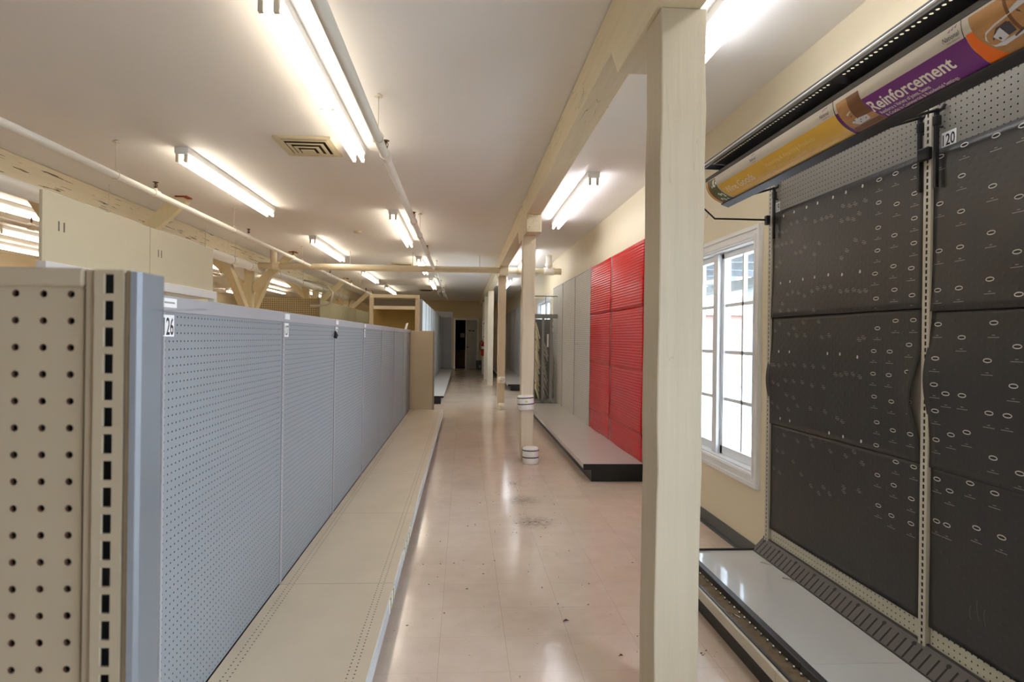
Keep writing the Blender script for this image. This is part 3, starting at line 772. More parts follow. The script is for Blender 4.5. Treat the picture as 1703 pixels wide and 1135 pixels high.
MB().box(-5.0, -3.44, 14.6, 14.63, 0, 2.3).build('board', 'tanpeg', t)
u = MB(); slot_strip(u, 'y', 14.58, -3.455, 0, 2.31, .07, 14.63, pitch=.0508, sw=.02, sh=.03); u.mat(1).box(-3.48, -3.43, 14.61, 14.635, 0, 2.3); u.build('upright', ['beige', 'slot'], t)
for i in range(7):
    y = 14.66+1.219*i
    if i == 0:
        p0 = thing('olive_panel', '', 'panel', (-3.42, y, 0), 'olive panels past the tan pegboard end')
        MB().box(-3.45, -3.42, y+.01, y+1.209, .1, 2.27).build('board', 'olive', p0); MB().box(-3.46, -3.415, y-.012, y+.01, 0, 2.27).build('upright', 'tan', p0); q = p0
    else: q = copy_tree(p0, (-3.42, y, 0))
    q['label'] = '%s olive grey panel in the row past the tan pegboard end' % ('first', 'second', 'third', 'fourth', 'fifth', 'sixth', 'seventh')[i]
o = MB().tube([(-3.3, 13.2, 2.05), (-2.95, 13.2, 2.07), (-2.86, 13.2, 2.12), (-2.83, 13.2, 2.2), (-2.83, 13.2, 2.36), (-2.95, 13.2, 2.5), (-3.44, 13.2, 2.6)], [.035, .02, .02, .02, .02, .02, .02], 10)
o = o.build('bent_conduit', 'rodgrey'); tag(o, 'grey bent conduit dropping before the olive panels', 'conduit')
for i in range(6):
    y = 14.0+2.1*i
    if i == 0:
        p1 = thing('side_panel', '', 'panel', (-9.4, y, 0), 'olive panels on the far side wall')
        MB().box(-9.59, -9.45, y+.02, y+2.08, .1, 2.3).build('board', 'olive', p1); MB().box(-9.59, -9.44, y-.02, y+.02, 0, 2.3).build('upright', 'tan', p1); q = p1
    else: q = copy_tree(p1, (-9.4, y, 0))
    q['label'] = '%s olive panel against the far side wall, counted from the shop front' % ('first', 'second', 'third', 'fourth', 'fifth', 'sixth')[i]

# tall cream open shelf facing the camera with its ochre back
sf = thing('open_shelf', 'tall cream open shelf with ochre back beyond the gondola end', 'shelf', (-1.42, 12.9, 0))
FX0, FX1, FZ = -1.965, -.93, 2.225
for a in (FX0, FX1-.085): MB().box(a, a+.085, 12.72, 12.8, 0, FZ).build('side_post', 'tan', sf, bev=.003)
MB().box(FX0, FX1, 12.72, 12.8, FZ, FZ+.07).build('top_rail', 'cream_board', sf, bev=.003)
MB().box(FX0+.06, FX1-.085, 12.72, 12.8, 1.985, 2.055).build('shelf_rail', 'cream_board', sf, bev=.003)
MB().box(FX0, FX1, 13.3, 13.34, .1, 2.02).build('back_panel', 'ochre', sf)
MB().box(FX0, FX1, 13.3, 13.34, 2.02, FZ).build('upper_back', 'shdark', sf)
MB().box(FX0+.06, FX1-.085, 12.8, 13.3, 2.0, 2.03).build('shelf', 'tan', sf)
# tall pale gondola behind, facing the aisle
TX = -.876
def tall(i):
    y0 = 12.82; y1 = y0+GP
    r = thing('tall_gondola_section', '', 'shelving section', (TX, y0, 0), 'tall pale gondola sections')
    MB().box(TX-.04, TX, y0+.012, y1-.006, .15, 2.2).build('back_panel', 'tallp', r)
    MB().box(TX-.05, TX+.008, y0, y0+.012, 0, 2.21).build('upright', 'gcap', r)
    MB().box(TX, -.41, y0+.002, y1-.002, .135, .17).build('base_deck', 'wdeck', r, bev=.003)
    MB().box(-.48, -.465, y0, y1, 0, .135).build('kick_plate', 'kick', r)
    return r
t0 = tall(0); nums = ['first', 'second', 'third', 'fourth', 'fifth', 'sixth', 'seventh', 'eighth', 'ninth']
t0['label'] = 'first tall pale gondola section, beside the tall cream open shelf'
for i in range(1, 9): copy_tree(t0, (TX, 12.82+GP*i, 0), '%s tall pale gondola section from the tall cream open shelf towards the door' % nums[i])
o = MB().prism([(TX, .169), (-.40, .169), (-.40, .13), (-.46, .13), (-.46, 0.002), (TX, .002)], 'y', 12.79, 12.815).build('deck_end_cap', 'black'); tag(o, 'dark end cap on the base of the tall pale gondola', 'end cap')
ep = thing('end_panel', 'grey upright panel across the end of the tall gondola by the door', 'panel', (-.66, 23.9, 0))
MB().box(-1.1, -.44, 23.85, 23.9, .17, 2.42).build('board', 'wplain', ep); MB().box(-.85, -.47, 23.82, 23.85, .17, 2.2).build('front_sheet', 'gcap', ep)

# ------------------------------------------------------------------ right wall bays with red film and grey board
WX = 1.812
def wallbay(y0, y1, z1, mat, seam=1.335):
    r = thing('shelving_bay', '', 'shelving section', (WX, y0, 0), 'shelving bays past the window')
    m = MB(); m.box(WX, WX+.02, y0+.014, y1-.004, .165, seam-.002).box(WX, WX+.02, y0+.014, y1-.004, seam+.002, z1-.004); m.build('back_panel', mat, r)
    MB().box(WX-.006, WX+.06, y0+.0005, y0+.02, 0, z1).build('upright', 'gcap', r)
    MB().box(WX-.004, WX+.03, y0+.014, y1-.01, z1-.012, z1+.004).build('top_rail', 'gcap', r)
    return r
def walldeck(r, y0, y1, kick='black'):
    m = MB(); m.prism([(1.212, .17), (1.812, .17), (1.812, .14), (1.225, .14), (1.222, .122), (1.212, .122)], 'y', y0+.001, y1-.001); m.build('base_deck', 'wdeck', r)
    MB().box(1.285, 1.30, y0, y1, 0, .14).build('kick_plate', kick, r)
ylist = [5.95, 7.319, 8.538, 9.757, 10.976, 12.195]
wl = ['wall bay wrapped in red film, the one cut off by the thick chipped post', 'wall bay wrapped in red film, next to the bare grey bays', 'bare grey peg bay beside the red film',
      'bare grey peg bay between the glass case and its grey neighbour', 'grey peg bay behind the glass display case']
bays = []
for i, y in enumerate(ylist[:5]):
    b = wallbay(y, ylist[i+1], 2.43, 'wgrey'); b['label'] = wl[i]; bays.append(b)
    walldeck(b, y, ylist[i+1])
m = MB().prism([(1.206, .172), (1.82, .172), (1.82, .002), (1.285, .002), (1.285, .118), (1.206, .118)], 'y', 5.925, 5.949).build('deck_end_cap', 'black', bays[0])
for y in (8.8, 8.9, 9.0, 9.1, 9.2, 9.3): MB().box(1.206, 1.212, y, y+.03, .13, .166).build('shelf_sticker', 'tag', bays[2])
# film sheets
zs = [(2.43, 1.755), (1.765, 1.09), (1.10, .445), (.455, .175)]
znm = ('topmost', 'second from top', 'third from top', 'lowest')
def sheet(name, mat, y0, y1, z0, z1, x, fn, ny=26, nz=18, th=.0012, parent=None):
    m = MB(); vs = []
    for j in range(nz+1):
        for i in range(ny+1):
            y = y0+(y1-y0)*i/ny; z = z0+(z1-z0)*j/nz
            dx, dy, dz = fn(i/ny, j/nz); vs.append((x-dx, y+dy, z+dz))
    k = len(vs); vs += [(a+th, b, c) for a, b, c in vs]; fs = []
    q = lambda i, j: j*(ny+1)+i
    for j in range(nz):
        for i in range(ny):
            fs.append((q(i, j), q(i+1, j), q(i+1, j+1), q(i, j+1))); fs.append((k+q(i, j+1), k+q(i+1, j+1), k+q(i+1, j), k+q(i, j)))
    for i in range(ny): fs.append((q(i+1, 0), q(i, 0), k+q(i, 0), k+q(i+1, 0))); fs.append((q(i, nz), q(i+1, nz), k+q(i+1, nz), k+q(i, nz)))
    for j in range(nz): fs.append((q(0, j), q(0, j+1), k+q(0, j+1), k+q(0, j))); fs.append((q(ny, j+1), q(ny, j), k+q(ny, j), k+q(ny, j+1)))
    m.add(vs, fs, True); return m.build(name, mat, parent)
for b, (y, who) in enumerate(((5.95, 'red bay beside the thick chipped post'), (7.319, 'red bay next to the bare grey bays'))):
    for k, (za, zb) in enumerate(zs):
        ph = random.uniform(0, 6); ph2 = random.uniform(0, 6)
        def fn(u, v, ph=ph, ph2=ph2, k=k):
            e = math.sin(PI*u)**.7*math.sin(PI*v)**.5 if 0 < u < 1 and 0 < v < 1 else 0
            d = .004+e*(.007+.004*math.sin(8*u+ph)+.003*math.sin(5*v+3*u+ph2)) + (.006*(1-v) if k < 3 else 0)
            return d, .006*math.sin(4*v+ph), .004*math.sin(6*u+ph2)
        o = sheet('red_film_sheet', 'red', y+.02, (7.309, 8.528)[b], zb, za, WX-.001, fn)
        tag(o, '%s red film sheet on the %s' % (znm[k], who), 'plastic sheet', 'red film sheets on the wall bays')
# far grey bays and deck by the door
fb = wallbay(16.15, 16.15+1.75, 2.43, 'wplain'); walldeck(fb, 16.15, 17.9, 'kick')
fb['label'] = 'first plain grey bay of the far wall run, with the black deck end'
fl = ['second plain grey bay of the far wall run', 'third plain grey bay of the far wall run', 'fourth plain grey bay of the far wall run', 'fifth plain grey bay of the far wall run', 'last plain grey bay of the far wall run, by the back wall']
for i in range(1, 6): copy_tree(fb, (WX, 16.15+1.75*i, 0), fl[i-1])
MB().prism([(1.206, .172), (1.82, .172), (1.82, .002), (1.285, .002), (1.285, .118), (1.206, .118)], 'y', 16.13, 16.149).build('deck_end_cap', 'black', fb)

# glass display case with leaning rods
g = thing('display_case', 'glass topped grey metal display case of leaning rods beyond the grey bays', 'display case', (1.63, 11.75, .17))
CX0, CX1, CY0, CY1 = 1.335, 1.80, 11.5, 12.15
for x in (CX0, 1.505, 1.66): MB().box(x, x+.042, CY0, CY0+.04, .172, 1.80).build('post', 'casemetal', g)
for x in (CX0, CX1-.042): MB().box(x, x+.042, CY1-.04, CY1, .172, 1.80).build('post', 'casemetal', g)
MB().box(CX0-.01, CX1, CY0-.01, CY0+.05, 1.80, 1.882).build('header_bar', 'casemetal', g, bev=.004)
MB().box(CX0, CX1, CY1-.02, CY1, .2, 1.8).build('back_panel', 'casedark', g)
MB().box(CX0, CX1, CY0, CY1, .172, .2).build('floor_panel', 'casemetal', g)
m = MB(); m.box(CX0, CX1, CY0, CY0+.005, 1.882, 2.22).box(CX0, CX0+.005, CY0+.005, CY1, 1.882, 2.22).box(CX0, CX1, CY1-.005, CY1, 1.882, 2.22); m.build('glass_hood', 'caseglass', g)
m = MB(); m.box(CX0-.004, CX1, CY0-.006, CY0+.006, 2.215, 2.235).box(CX0-.006, CX0+.006, CY0, CY1, 2.215, 2.235).box(CX0-.006, CX0+.006, CY0-.006, CY0+.006, 1.88, 2.22).box(1.56, 1.57, CY0-.006, CY0+.006, 1.88, 2.22); m.build('hood_frame', 'casemetal', g)
MB().box(1.55, 1.80, CY0+.012, CY0+.016, .21, 1.79).build('side_glass', 'caseglass', g)
m = MB(); m.box(1.685, 1.74, CY0+.02, CY0+.024, 1.66, 1.74).box(1.68, 1.73, CY0+.02, CY0+.024, 1.55, 1.62).box(1.60, 1.635, CY0+.01, CY0+.014, 1.25, 1.5); m.build('price_card', 'tag', g)
def rods(x0, x1, n, mat, lab, lean, z1, rad=.012):
    for i in range(n):
        z = .24+(z1-.45)*i/n; y = CY0+.1+.3*random.random()
        a = (x0+random.uniform(0, .02), y, z+lean+random.uniform(-.02, .03)); b = (x1-random.uniform(0, .02), y+.05, z+random.uniform(-.03, .02))
        o = MB().tube([a, tuple((a[k]*.5+b[k]*.5)+(0, 0, .025)[k] for k in range(3)), b], rad, 7).build('rod', mat); tag(o, lab, 'rod', 'rods leaning in the display case')
rods(CX0+.06, 1.50, 20, 'rodcream', 'cream rod leaning in the display case bay beside the second post', .24, 1.75, .016)
rods(1.555, 1.655, 14, 'rodgrey', 'grey rod leaning in the middle bay of the display case', .18, 1.45)
rods(1.71, 1.78, 14, 'rodgrey', 'grey rod leaning in the display case bay by the grey panels', .2, 1.2)

# ------------------------------------------------------------------ black sheeted pegboard bays
BX = 1.815; BD = .172
def upright(r, y, z0, z1):
    u = MB(); slot_strip(u, 'x', 1.798, y, z0, z1, .036, 1.8, sw=.0105, sh=.0165)
    u.mat(1).box(1.8015, 1.803, y-.017, y+.017, z0, z1); u.mat(0).box(1.80, 1.898, y-.0185, y-.0165, z0, z1).box(1.80, 1.898, y+.0165, y+.0185, z0, z1)
    u.build('upright', ['upr', 'slot'], r)
def blackbay(y0, y1, label):
    r = thing('pegboard_bay', label, 'shelving section', (BX, (y0+y1)/2, 0), 'pegboard bays covered with black sheets')
    m = MB(); m.peg('x', BX, y0+.024, y1-.024, 2.10, 2.372, .0254, .0034).box(BX, BX+.004, y0+.024, y1-.024, .38, 2.10)
    m.mat(1).peg('x', BX, y0+.024, y1-.024, BD, .38, .0254, .0034); m.mat(2).box(BX+.01, BX+.03, y0+.02, y1-.02, BD, 2.36)
    m.mat(0).box(BX-.004, BX+.03, y0+.024, y1-.024, 2.372, 2.38)
    m.build('pegboard', ['peg', 'pegw', 'core'], r)
    upright(r, y1, .18, 2.40)
    y1d = y1+.03 if y1 > 3 else y1-.001
    MB().box(1.345, 1.815, y0, y1d, BD-.03, BD).build('base_deck', 'sdeck', r)
    MB().box(1.312, 1.345, y0, y1d, BD-.03, BD+.006).build('deck_rail', 'dkrail', r, bev=.003)
    m = MB(); n = 24
    for i in range(n):
        y = y0+(i+.5)*(y1d-y0)/n
        m.lathe([(.006, 0), (.006, .01), (.003, .013)], (1.303, y, .142), 8)
    q = m.build('stud_row', 'stud', r); q['kind'] = 'stuff'
    MB().box(1.238, 1.312, y0, y1d, .125, .142).build('dust_tray', 'dust', r)
    MB().box(1.228, 1.240, y0, y1d, .125, .155).build('tray_edge', 'dkrail', r)
    MB().box(1.214, 1.228, y0, y1d, .098, .15).build('price_strip', 'strip', r, bev=.003)
    MB().box(1.248, 1.262, y0, y1d, 0, .125).build('kick_plate', 'black', r)
    return r
bb1 = blackbay(2.255, 3.467, 'black sheeted pegboard bay beside the window, tagged 119')
bb2 = blackbay(1.043, 2.255, 'black sheeted pegboard bay tagged 120, at the picture edge')
MB().box(1.24, 1.815, 3.496, 3.503, .1, .185).build('deck_end_lip', 'dkrail', bb1)
num_tag(bb1, '119', 3.383, 2.166, .06, .06, BX-.001, .052, .046, -1)
num_tag(bb2, '120', 2.136, 2.160, .067, .058, BX-.001, .058, .044, -1)
RINGS = [(2.54, 2.13), (2.44, 2.13), (2.33, 2.13), (2.54, 2.03), (2.43, 2.0), (2.33, 2.02), (2.54, 1.92), (2.44, 1.87), (2.33, 1.92), (2.54, 1.82), (2.44, 1.74), (2.33, 1.82), (2.55, 1.72), (2.43, 1.64), (2.34, 1.72), (2.54, 1.61), (2.33, 1.61), (2.2, 2.13), (2.1, 2.03), (2.2, 1.95), (2.1, 1.9), (1.97, 1.96), (1.87, 1.9), (2.2, 1.77), (2.1, 1.77), (1.97, 1.8), (1.87, 1.72), (2.2, 1.62), (2.1, 1.62), (1.97, 1.64), (1.86, 1.58), (2.09, 2.14), (1.96, 2.13), (1.86, 2.13), (2.43, 1.51), (2.33, 1.51), (2.54, 1.48), (2.56, 1.38), (2.46, 1.38), (2.35, 1.41), (2.56, 1.28), (2.46, 1.28), (2.35, 1.3), (2.55, 1.18), (2.44, 1.17), (2.33, 1.18), (2.53, 1.07), (2.43, 1.05), (2.33, 1.05), (2.53, 0.97), (2.42, 0.92), (2.32, 0.92), (2.53, 0.84), (2.43, 0.82), (2.33, 0.79), (2.2, 1.49), (1.96, 1.49), (2.09, 1.44), (1.87, 1.41), (2.2, 1.36), (1.98, 1.36), (2.2, 1.26), (1.88, 1.28), (2.15, 1.23), (2.08, 1.23), (2.2, 1.16), (1.97, 1.18), (1.9, 1.18), (2.2, 1.05), (2.13, 1.08), (2.06, 1.1), (1.95, 1.03), (1.85, 1.0), (2.2, 0.9), (2.05, 0.92), (2.14, 0.87), (1.95, 0.91), (2.52, 0.71), (2.44, 0.69), (2.33, 0.69), (2.2, 0.74), (2.15, 0.74), (2.02, 0.77), (1.92, 0.77)]
DOTS = [(3.33, 2.13), (3.22, 2.13), (3.1, 2.13), (3.0, 2.13), (2.87, 2.13), (2.77, 2.13), (2.65, 2.13), (3.35, 1.75), (3.25, 1.75), (3.12, 1.75), (3.01, 1.75), (2.89, 1.75), (2.78, 1.74), (2.65, 1.74), (3.36, 1.36), (3.25, 1.36), (2.9, 1.36), (2.8, 1.36), (2.67, 1.35), (3.33, 0.98), (3.23, 0.98), (2.87, 0.97), (2.76, 0.97), (2.63, 0.97)]
CAPS = [(3.25, 2.07), (3.19, 2.07), (3.11, 2.07), (3.02, 2.04), (2.96, 2.04), (2.92, 2.04), (2.88, 2.04), (3.38, 2.05), (3.34, 2.04), (3.3, 2.04), (2.79, 2.07), (2.74, 2.06), (2.7, 2.06), (2.63, 2.06), (2.8, 2.0), (2.75, 2.0), (2.71, 1.99), (2.67, 2.01), (3.42, 1.97), (3.39, 1.97), (3.34, 1.97), (3.3, 1.97), (3.24, 1.97), (2.98, 1.92), (3.11, 1.92), (3.2, 1.9), (3.15, 1.9), (3.02, 1.87), (2.75, 1.85), (2.79, 1.82), (2.69, 1.89), (2.63, 1.87), (3.36, 1.87), (3.4, 1.85), (3.27, 1.68), (3.22, 1.69), (3.16, 1.68), (3.1, 1.66), (3.03, 1.68), (2.98, 1.69), (2.92, 1.69), (2.87, 1.69), (2.79, 1.66), (2.74, 1.66), (2.69, 1.66), (2.65, 1.65), (2.61, 1.65), (3.32, 1.63), (3.34, 1.59), (3.25, 1.59), (3.18, 1.59), (3.01, 1.58), (3.36, 1.52), (3.12, 1.52), (2.98, 1.52), (3.21, 1.49), (3.26, 1.46), (3.18, 1.45), (3.1, 1.45), (2.95, 1.44), (2.89, 1.45), (3.41, 1.48), (3.28, 1.29), (3.2, 1.29), (3.1, 1.29), (3.02, 1.29), (2.93, 1.29), (3.42, 1.28), (3.4, 1.28), (3.35, 1.28), (2.83, 1.26), (2.79, 1.26), (2.75, 1.27), (2.7, 1.27), (2.65, 1.26), (3.28, 1.2), (3.2, 1.2), (3.12, 1.2), (3.03, 1.19), (2.93, 1.19), (3.4, 1.18), (3.35, 1.17), (3.27, 1.12), (3.2, 1.11), (3.42, 1.06), (3.36, 1.04), (3.25, 1.04), (3.16, 1.07), (3.04, 1.07), (2.91, 1.07), (2.66, 1.43), (2.63, 1.44), (2.81, 1.05), (2.77, 1.04), (3.16, 0.88), (3.02, 0.88), (3.04, 0.91), (2.87, 0.88), (2.75, 0.88), (2.69, 0.91), (2.63, 0.87), (3.2, 0.76), (3.12, 0.71), (3.03, 0.67), (2.96, 0.65), (2.92, 0.69), (2.87, 0.67), (2.76, 0.73), (2.76, 0.71), (2.65, 0.74), (3.37, 0.79), (3.31, 0.79), (3.41, 0.68), (3.34, 0.67), (3.3, 0.89)]
bsheets = [(2.278, 3.445, 1.556, 2.166), (2.278, 3.452, .940, 1.562), (2.278, 3.445, .324, .945), (1.065, 2.232, 1.542, 2.162), (1.065, 2.232, .936, 1.55), (1.065, 2.232, .318, .943)]
blabels = ['top black printed sheet in the bay beside the window', 'middle black printed sheet in the bay beside the window, bulging at its edge', 'bottom black printed sheet in the bay beside the window',
           'top black printed sheet below the 120 tag', 'middle black printed sheet in the bay tagged 120', 'bottom black sheet with pale scuffs in the bay tagged 120']
for k, (y0, y1, z0, z1) in enumerate(bsheets):
    row = k % 3
    def fn(u, v, k=k, row=row):
        e = math.sin(PI*u)*math.sin(PI*v)*(1-v)*1.6
        d = .003+[.004, .0028, .0015][row] + ([.009, .007, .002][row])*(1-v)**5 + e*(.003+.003*math.sin(5*u+k)+.002*math.sin(7*v+2*k))
        dy = .0
        if k == 1:
            b = math.exp(-((v-.42)/.22)**2)
            d += b*(.016*u**6+.02*(1-u)**9); dy = b*(.03*u**12 + .045*(1-u)**10)
        if k == 4:
            b = math.exp(-((v-.55)/.25)**2); d += b*.02*u**8; dy = b*.022*u**10
        if k == 5: d += .02*(1-v)**6*(1-u)**2
        dz = .004*math.sin(3*u+k)
        if k == 0 : dz += -.004*math.sin(PI*u)
        return d, dy, dz
    def surf(y, z, k=k, fn=fn, y0=y0, y1=y1, z0=z0, z1=z1):
        u = min(1, max(0, (y-y0)/(y1-y0))); v = min(1, max(0, (z-z0)/(z1-z0))); d = fn(u, v)[0]; return BX-.001-d-.0012
    o = sheet('black_sheet', 'film', y0, y1, z0, z1, BX-.001, fn, 40, 22)
    tag(o, blabels[k], 'plastic sheet', 'black printed sheets on the pegboard bays')
    pr = MB()
    inside = lambda y, z: y0+.004 < y < y1-.004 and z0+.01 < z < z1-.01
    lines = []
    for (y, z) in RINGS:
        if not inside(y, z): continue
        nn = 20; a, b, t = .0175, .0082, .0034
        vo = [(y+a*math.cos(2*PI*i/nn), z+b*math.sin(2*PI*i/nn)) for i in range(nn)]
        vi = [(y+(a-t)*math.cos(2*PI*i/nn), z+(b-t)*math.sin(2*PI*i/nn)) for i in range(nn)]
        vs = [(surf(p, q), p, q) for p, q in vo+vi]
        pr.mat(0).add(vs, [(i, (i+1) % nn, nn+(i+1) % nn, nn+i) for i in range(nn)])
        pr.mat(2).add([(surf(p, q)-.0004, p, q) for p, q in ((y-.010, z-.0022), (y+.010, z-.0022), (y+.010, z+.0022), (y-.010, z+.0022))], [(0, 1, 2, 3)])
        lines.append((y, z-.05, .046, 1)); lines.append((y, z-.042, .012, 1))
    for (y, z) in DOTS:
        if inside(y, z):
            vs = [(surf(y, z), y+.007*math.cos(2*PI*i/12), z+.008*math.sin(2*PI*i/12)) for i in range(12)]
            pr.mat(0).add(vs, [tuple(range(12))]); pr.mat(2).add([(x-.0003, p+.003, q) for x, p, q in [(v[0], y+(v[1]-y)*.3+.003, z+(v[2]-z)*.3+.002) for v in vs]], [tuple(range(12))])
    for (y, z) in CAPS:
        lines += [(y, z, .034, 1), (y+.004, z+.008, .018, 1), (y-.004, z-.007, .022, 1)]
    for (y, z, w_, m_) in lines:
        if inside(y, z) and inside(y+w_/2, z) and inside(y-w_/2, z):
            h = .0011
            pr.mat(m_).add([(surf(p, q), p, q) for p, q in ((y-w_/2, z-h), (y+w_/2, z-h), (y+w_/2, z+h), (y-w_/2, z+h))], [(0, 1, 2, 3)])
    if k == 5:
        for (yy, zz, s_) in ((2.0, .52, 1), (1.97, .50, .8), (2.03, .49, .7)):
            pts = [(yy+.012*math.sin(t*2+s_), zz-.07*t*s_) for t in [i/6 for i in range(7)]]
            for (p, q), (p2, q2) in zip(pts, pts[1:]): pr.mat(3).add([(surf(p, q), p, q), (surf(p2, q2), p2, q2), (surf(p2, q2), p2+.003, q2), (surf(p, q), p+.003, q)], [(0, 1, 2, 3)])
    if pr.v: pr.build('printed_marks', ['print', 'printdim', 'ink', 'scuff'], o)

# slotted strip along the back of the deck
sr = thing('slotted_rail', 'dark slotted metal rail leaning along the back of the white deck', 'rail', (1.77, 2.3, BD))
a0, a1, c0, c1 = 1.738, BD+.002, 1.806, .246
def sl(u, t, off=0): return (a0+(c0-a0)*t-off*.74, u, a1+(c1-a1)*t+off*.67)
m = MB(); y = 3.51; step = .0425; i = 0
# body with cut slots: fingers between the slots, solid head band
ye = 1.02; sw_ = .0085
def slab(mb, ya, yb, t0, t1): mb.hexa([sl(ya, t0), sl(yb, t0), sl(yb, t0, .002), sl(ya, t0, .002), sl(ya, t1), sl(yb, t1), sl(yb, t1, .002), sl(ya, t1, .002)])
slab(m, ye, y, .80, 1.0)
yy = y
while yy > ye:
    slab(m, yy-step+sw_, yy, 0, .80); yy -= step
m.mat(1); yy = y; i = 0  # black fill paints the darkness inside the slots and keyholes
while yy > ye:
    yc = yy-step+sw_/2
    t1 = .80
    m.hexa([sl(yc-sw_/2, 0, -.002), sl(yc+sw_/2, 0, -.002), sl(yc+sw_/2, 0, .0006), sl(yc-sw_/2, 0, .0006), sl(yc-sw_/2, t1, -.002), sl(yc+sw_/2, t1, -.002), sl(yc+sw_/2, t1, .0006), sl(yc-sw_/2, t1, .0006)])
    if i % 4 == 0:
        vs = []
        for kk in range(12):
            tt = 2*PI*kk/12; vs.append(sl(yc+.011*math.cos(tt), .80+.09*math.sin(tt), .0026))
        m.add(vs, [tuple(range(12))])
    yy -= step; i += 1
m.build('slotted_plate', ['slotrail', 'ink'], sr)
MB().box(a0-.004, a0+.002, ye, y, BD+.0005, BD+.006).build('front_lip', 'dkrail', sr)
MB().box(c0-.002, c0+.006, ye, y, c1-.002, c1+.008).build('top_lip', 'dkrail', sr)
for (pts, lb) in (([(1.70, 3.33, BD+.004), (1.685, 3.30, BD+.004), (1.70, 3.27, BD+.008), (1.725, 3.25, BD+.006)], 'bent wire scrap lying at the window end of the white deck'),
                  ([(1.69, 3.08, BD+.004), (1.71, 3.05, BD+.008), (1.73, 3.03, BD+.005)], 'short twisted wire scrap against the slotted rail')):
    o = MB().tube(pts, .0025, 6).build('wire_scrap', 'rodgrey'); tag(o, lb, 'wire')
o = MB().tube([(1.27, 2.74, .146), (1.285, 2.70, .147)], .003, 6).build('screw', 'stud'); tag(o, 'loose screw lying in the dusty front tray', 'screw')

# ------------------------------------------------------------------ sign canopy
cp = thing('sign_canopy', 'dark metal sign canopy with perforated top above the black sheets', 'canopy', (1.42, 2.2, 2.2))
cy0, cy1 = .9, 3.465
MB().prism([(1.384, 2.416), (1.389, 2.416), (1.389, 2.448), (1.384, 2.448)], 'y', cy0, cy1).build('front_lip', 'lip', cp)
MB().tube([(1.386, cy0, 2.434), (1.386, cy1, 2.434)], .0055, 10).build('lip_highlight_bead', 'alu', cp)  # near-white bead added to draw the highlight along the lip
m = MB(); m.peg('z', 2.445, 1.4303, 1.4557, cy0, cy1, .0254, .0062)
m.add([(1.4557, cy0, 2.445), (1.534, cy0, 2.445), (1.534, cy1, 2.445), (1.4557, cy1, 2.445)], [(0, 1, 2, 3)]).add([(1.389, cy0, 2.445), (1.4303, cy0, 2.445), (1.4303, cy1, 2.445), (1.389, cy1, 2.445)], [(0, 1, 2, 3)])
m.build('perforated_top', 'canpl', cp)
MB().prism([(1.534, 2.447), (1.531, 2.447), (1.432, 2.363), (1.437, 2.361)], 'y', cy0, cy1).build('inner_slope', 'can', cp)
sp = [(1.408, 2.343), (1.4085, 2.325), (1.414, 2.303), (1.425, 2.281), (1.441, 2.262), (1.462, 2.245), (1.487, 2.231), (1.514, 2.220)]
def fine(pts, n=4):
    out = []
    for i in range(len(pts)-1):
        p0 = pts[max(i-1, 0)]; p1 = pts[i]; p2 = pts[i+1]; p3 = pts[min(i+2, len(pts)-1)]
        for k in range(n):
            t = k/n
            out.append(tuple(.5*((2*p1[a])+(-p0[a]+p2[a])*t+(2*p0[a]-5*p1[a]+4*p2[a]-p3[a])*t*t+(-p0[a]+3*p1[a]-3*p2[a]+p3[a])*t**3) for a in (0, 1)))
    return out+[pts[-1]]
SP = fine(sp); cum = [0]
for a, b in zip(SP, SP[1:]): cum.append(cum[-1]+math.hypot(b[0]-a[0], b[1]-a[1]))
SL = cum[-1]
def onsign(y, s, off=0.):
    """y along the canopy, s arc length from the top edge"""
    s = min(max(s, 0), SL-1e-6); i = max(k for k in range(len(cum)) if cum[k] <= s); i = min(i, len(SP)-2)
    t = (s-cum[i])/(cum[i+1]-cum[i]); x = SP[i][0]+(SP[i+1][0]-SP[i][0])*t; z = SP[i][1]+(SP[i+1][1]-SP[i][1])*t
    dx, dz = SP[i+1][0]-SP[i][0], SP[i+1][1]-SP[i][1]; l = math.hypot(dx, dz)
    return (x+dz/l*off, y, z-dx/l*off)
MB().prism([(1.406, 2.364), (1.436, 2.366), (1.420, 2.338), (1.411, 2.338), (1.406, 2.344)], 'y', cy0, cy1).build('top_channel', 'candk', cp)
e0 = sp[-1]
MB().prism([(e0[0]-.014, e0[1]+.0), (e0[0]-.012, e0[1]-.006), (e0[0]+.03, e0[1]-.02), (e0[0]+.032, e0[1]-.012), (e0[0]+.002, e0[1]+.006)], 'y', cy0, cy1).build('bottom_channel', 'candk', cp)
m = MB()
back = [(p[0]+.005, p[1]+.004) for p in SP]
m.prism(SP+back[::-1], 'y', cy0, cy1); m.build('sign_backing', 'candk', cp)
for yb in (3.44, 2.245):
    m = MB(); m.prism([(1.389, 2.443), (1.389, 2.414), (1.498, 2.412), (1.526, 2.440)], 'y', yb, yb+.004); m.build('end_bracket', 'can', cp)
def patch(mb, y0, y1, s0, s1, off, ny=1, ns=14, left=None, right=None):
    """piece of printed sign; left/right give the boundary in y as a function of s"""
    vs = []
    for j in range(ns+1):
        s = s0+(s1-s0)*j/ns; a = left(s) if left else y0; b = right(s) if right else y1
        for i in range(ny+1): vs.append(onsign(a+(b-a)*i/ny, s, off))
    mb.add(vs, [(j*(ny+1)+i, j*(ny+1)+i+1, (j+1)*(ny+1)+i+1, (j+1)*(ny+1)+i) for j in range(ns) for i in range(ny)], True)
def sgn(y, s, w, h, txt, mb, off=.0022, bold=.0):
    """text starting at y (towards smaller y), baseline at arc s"""
    put_text(mb, txt, w, h, lambda u, v: onsign(y-u, s-v, off), bold)
G = SL*.30
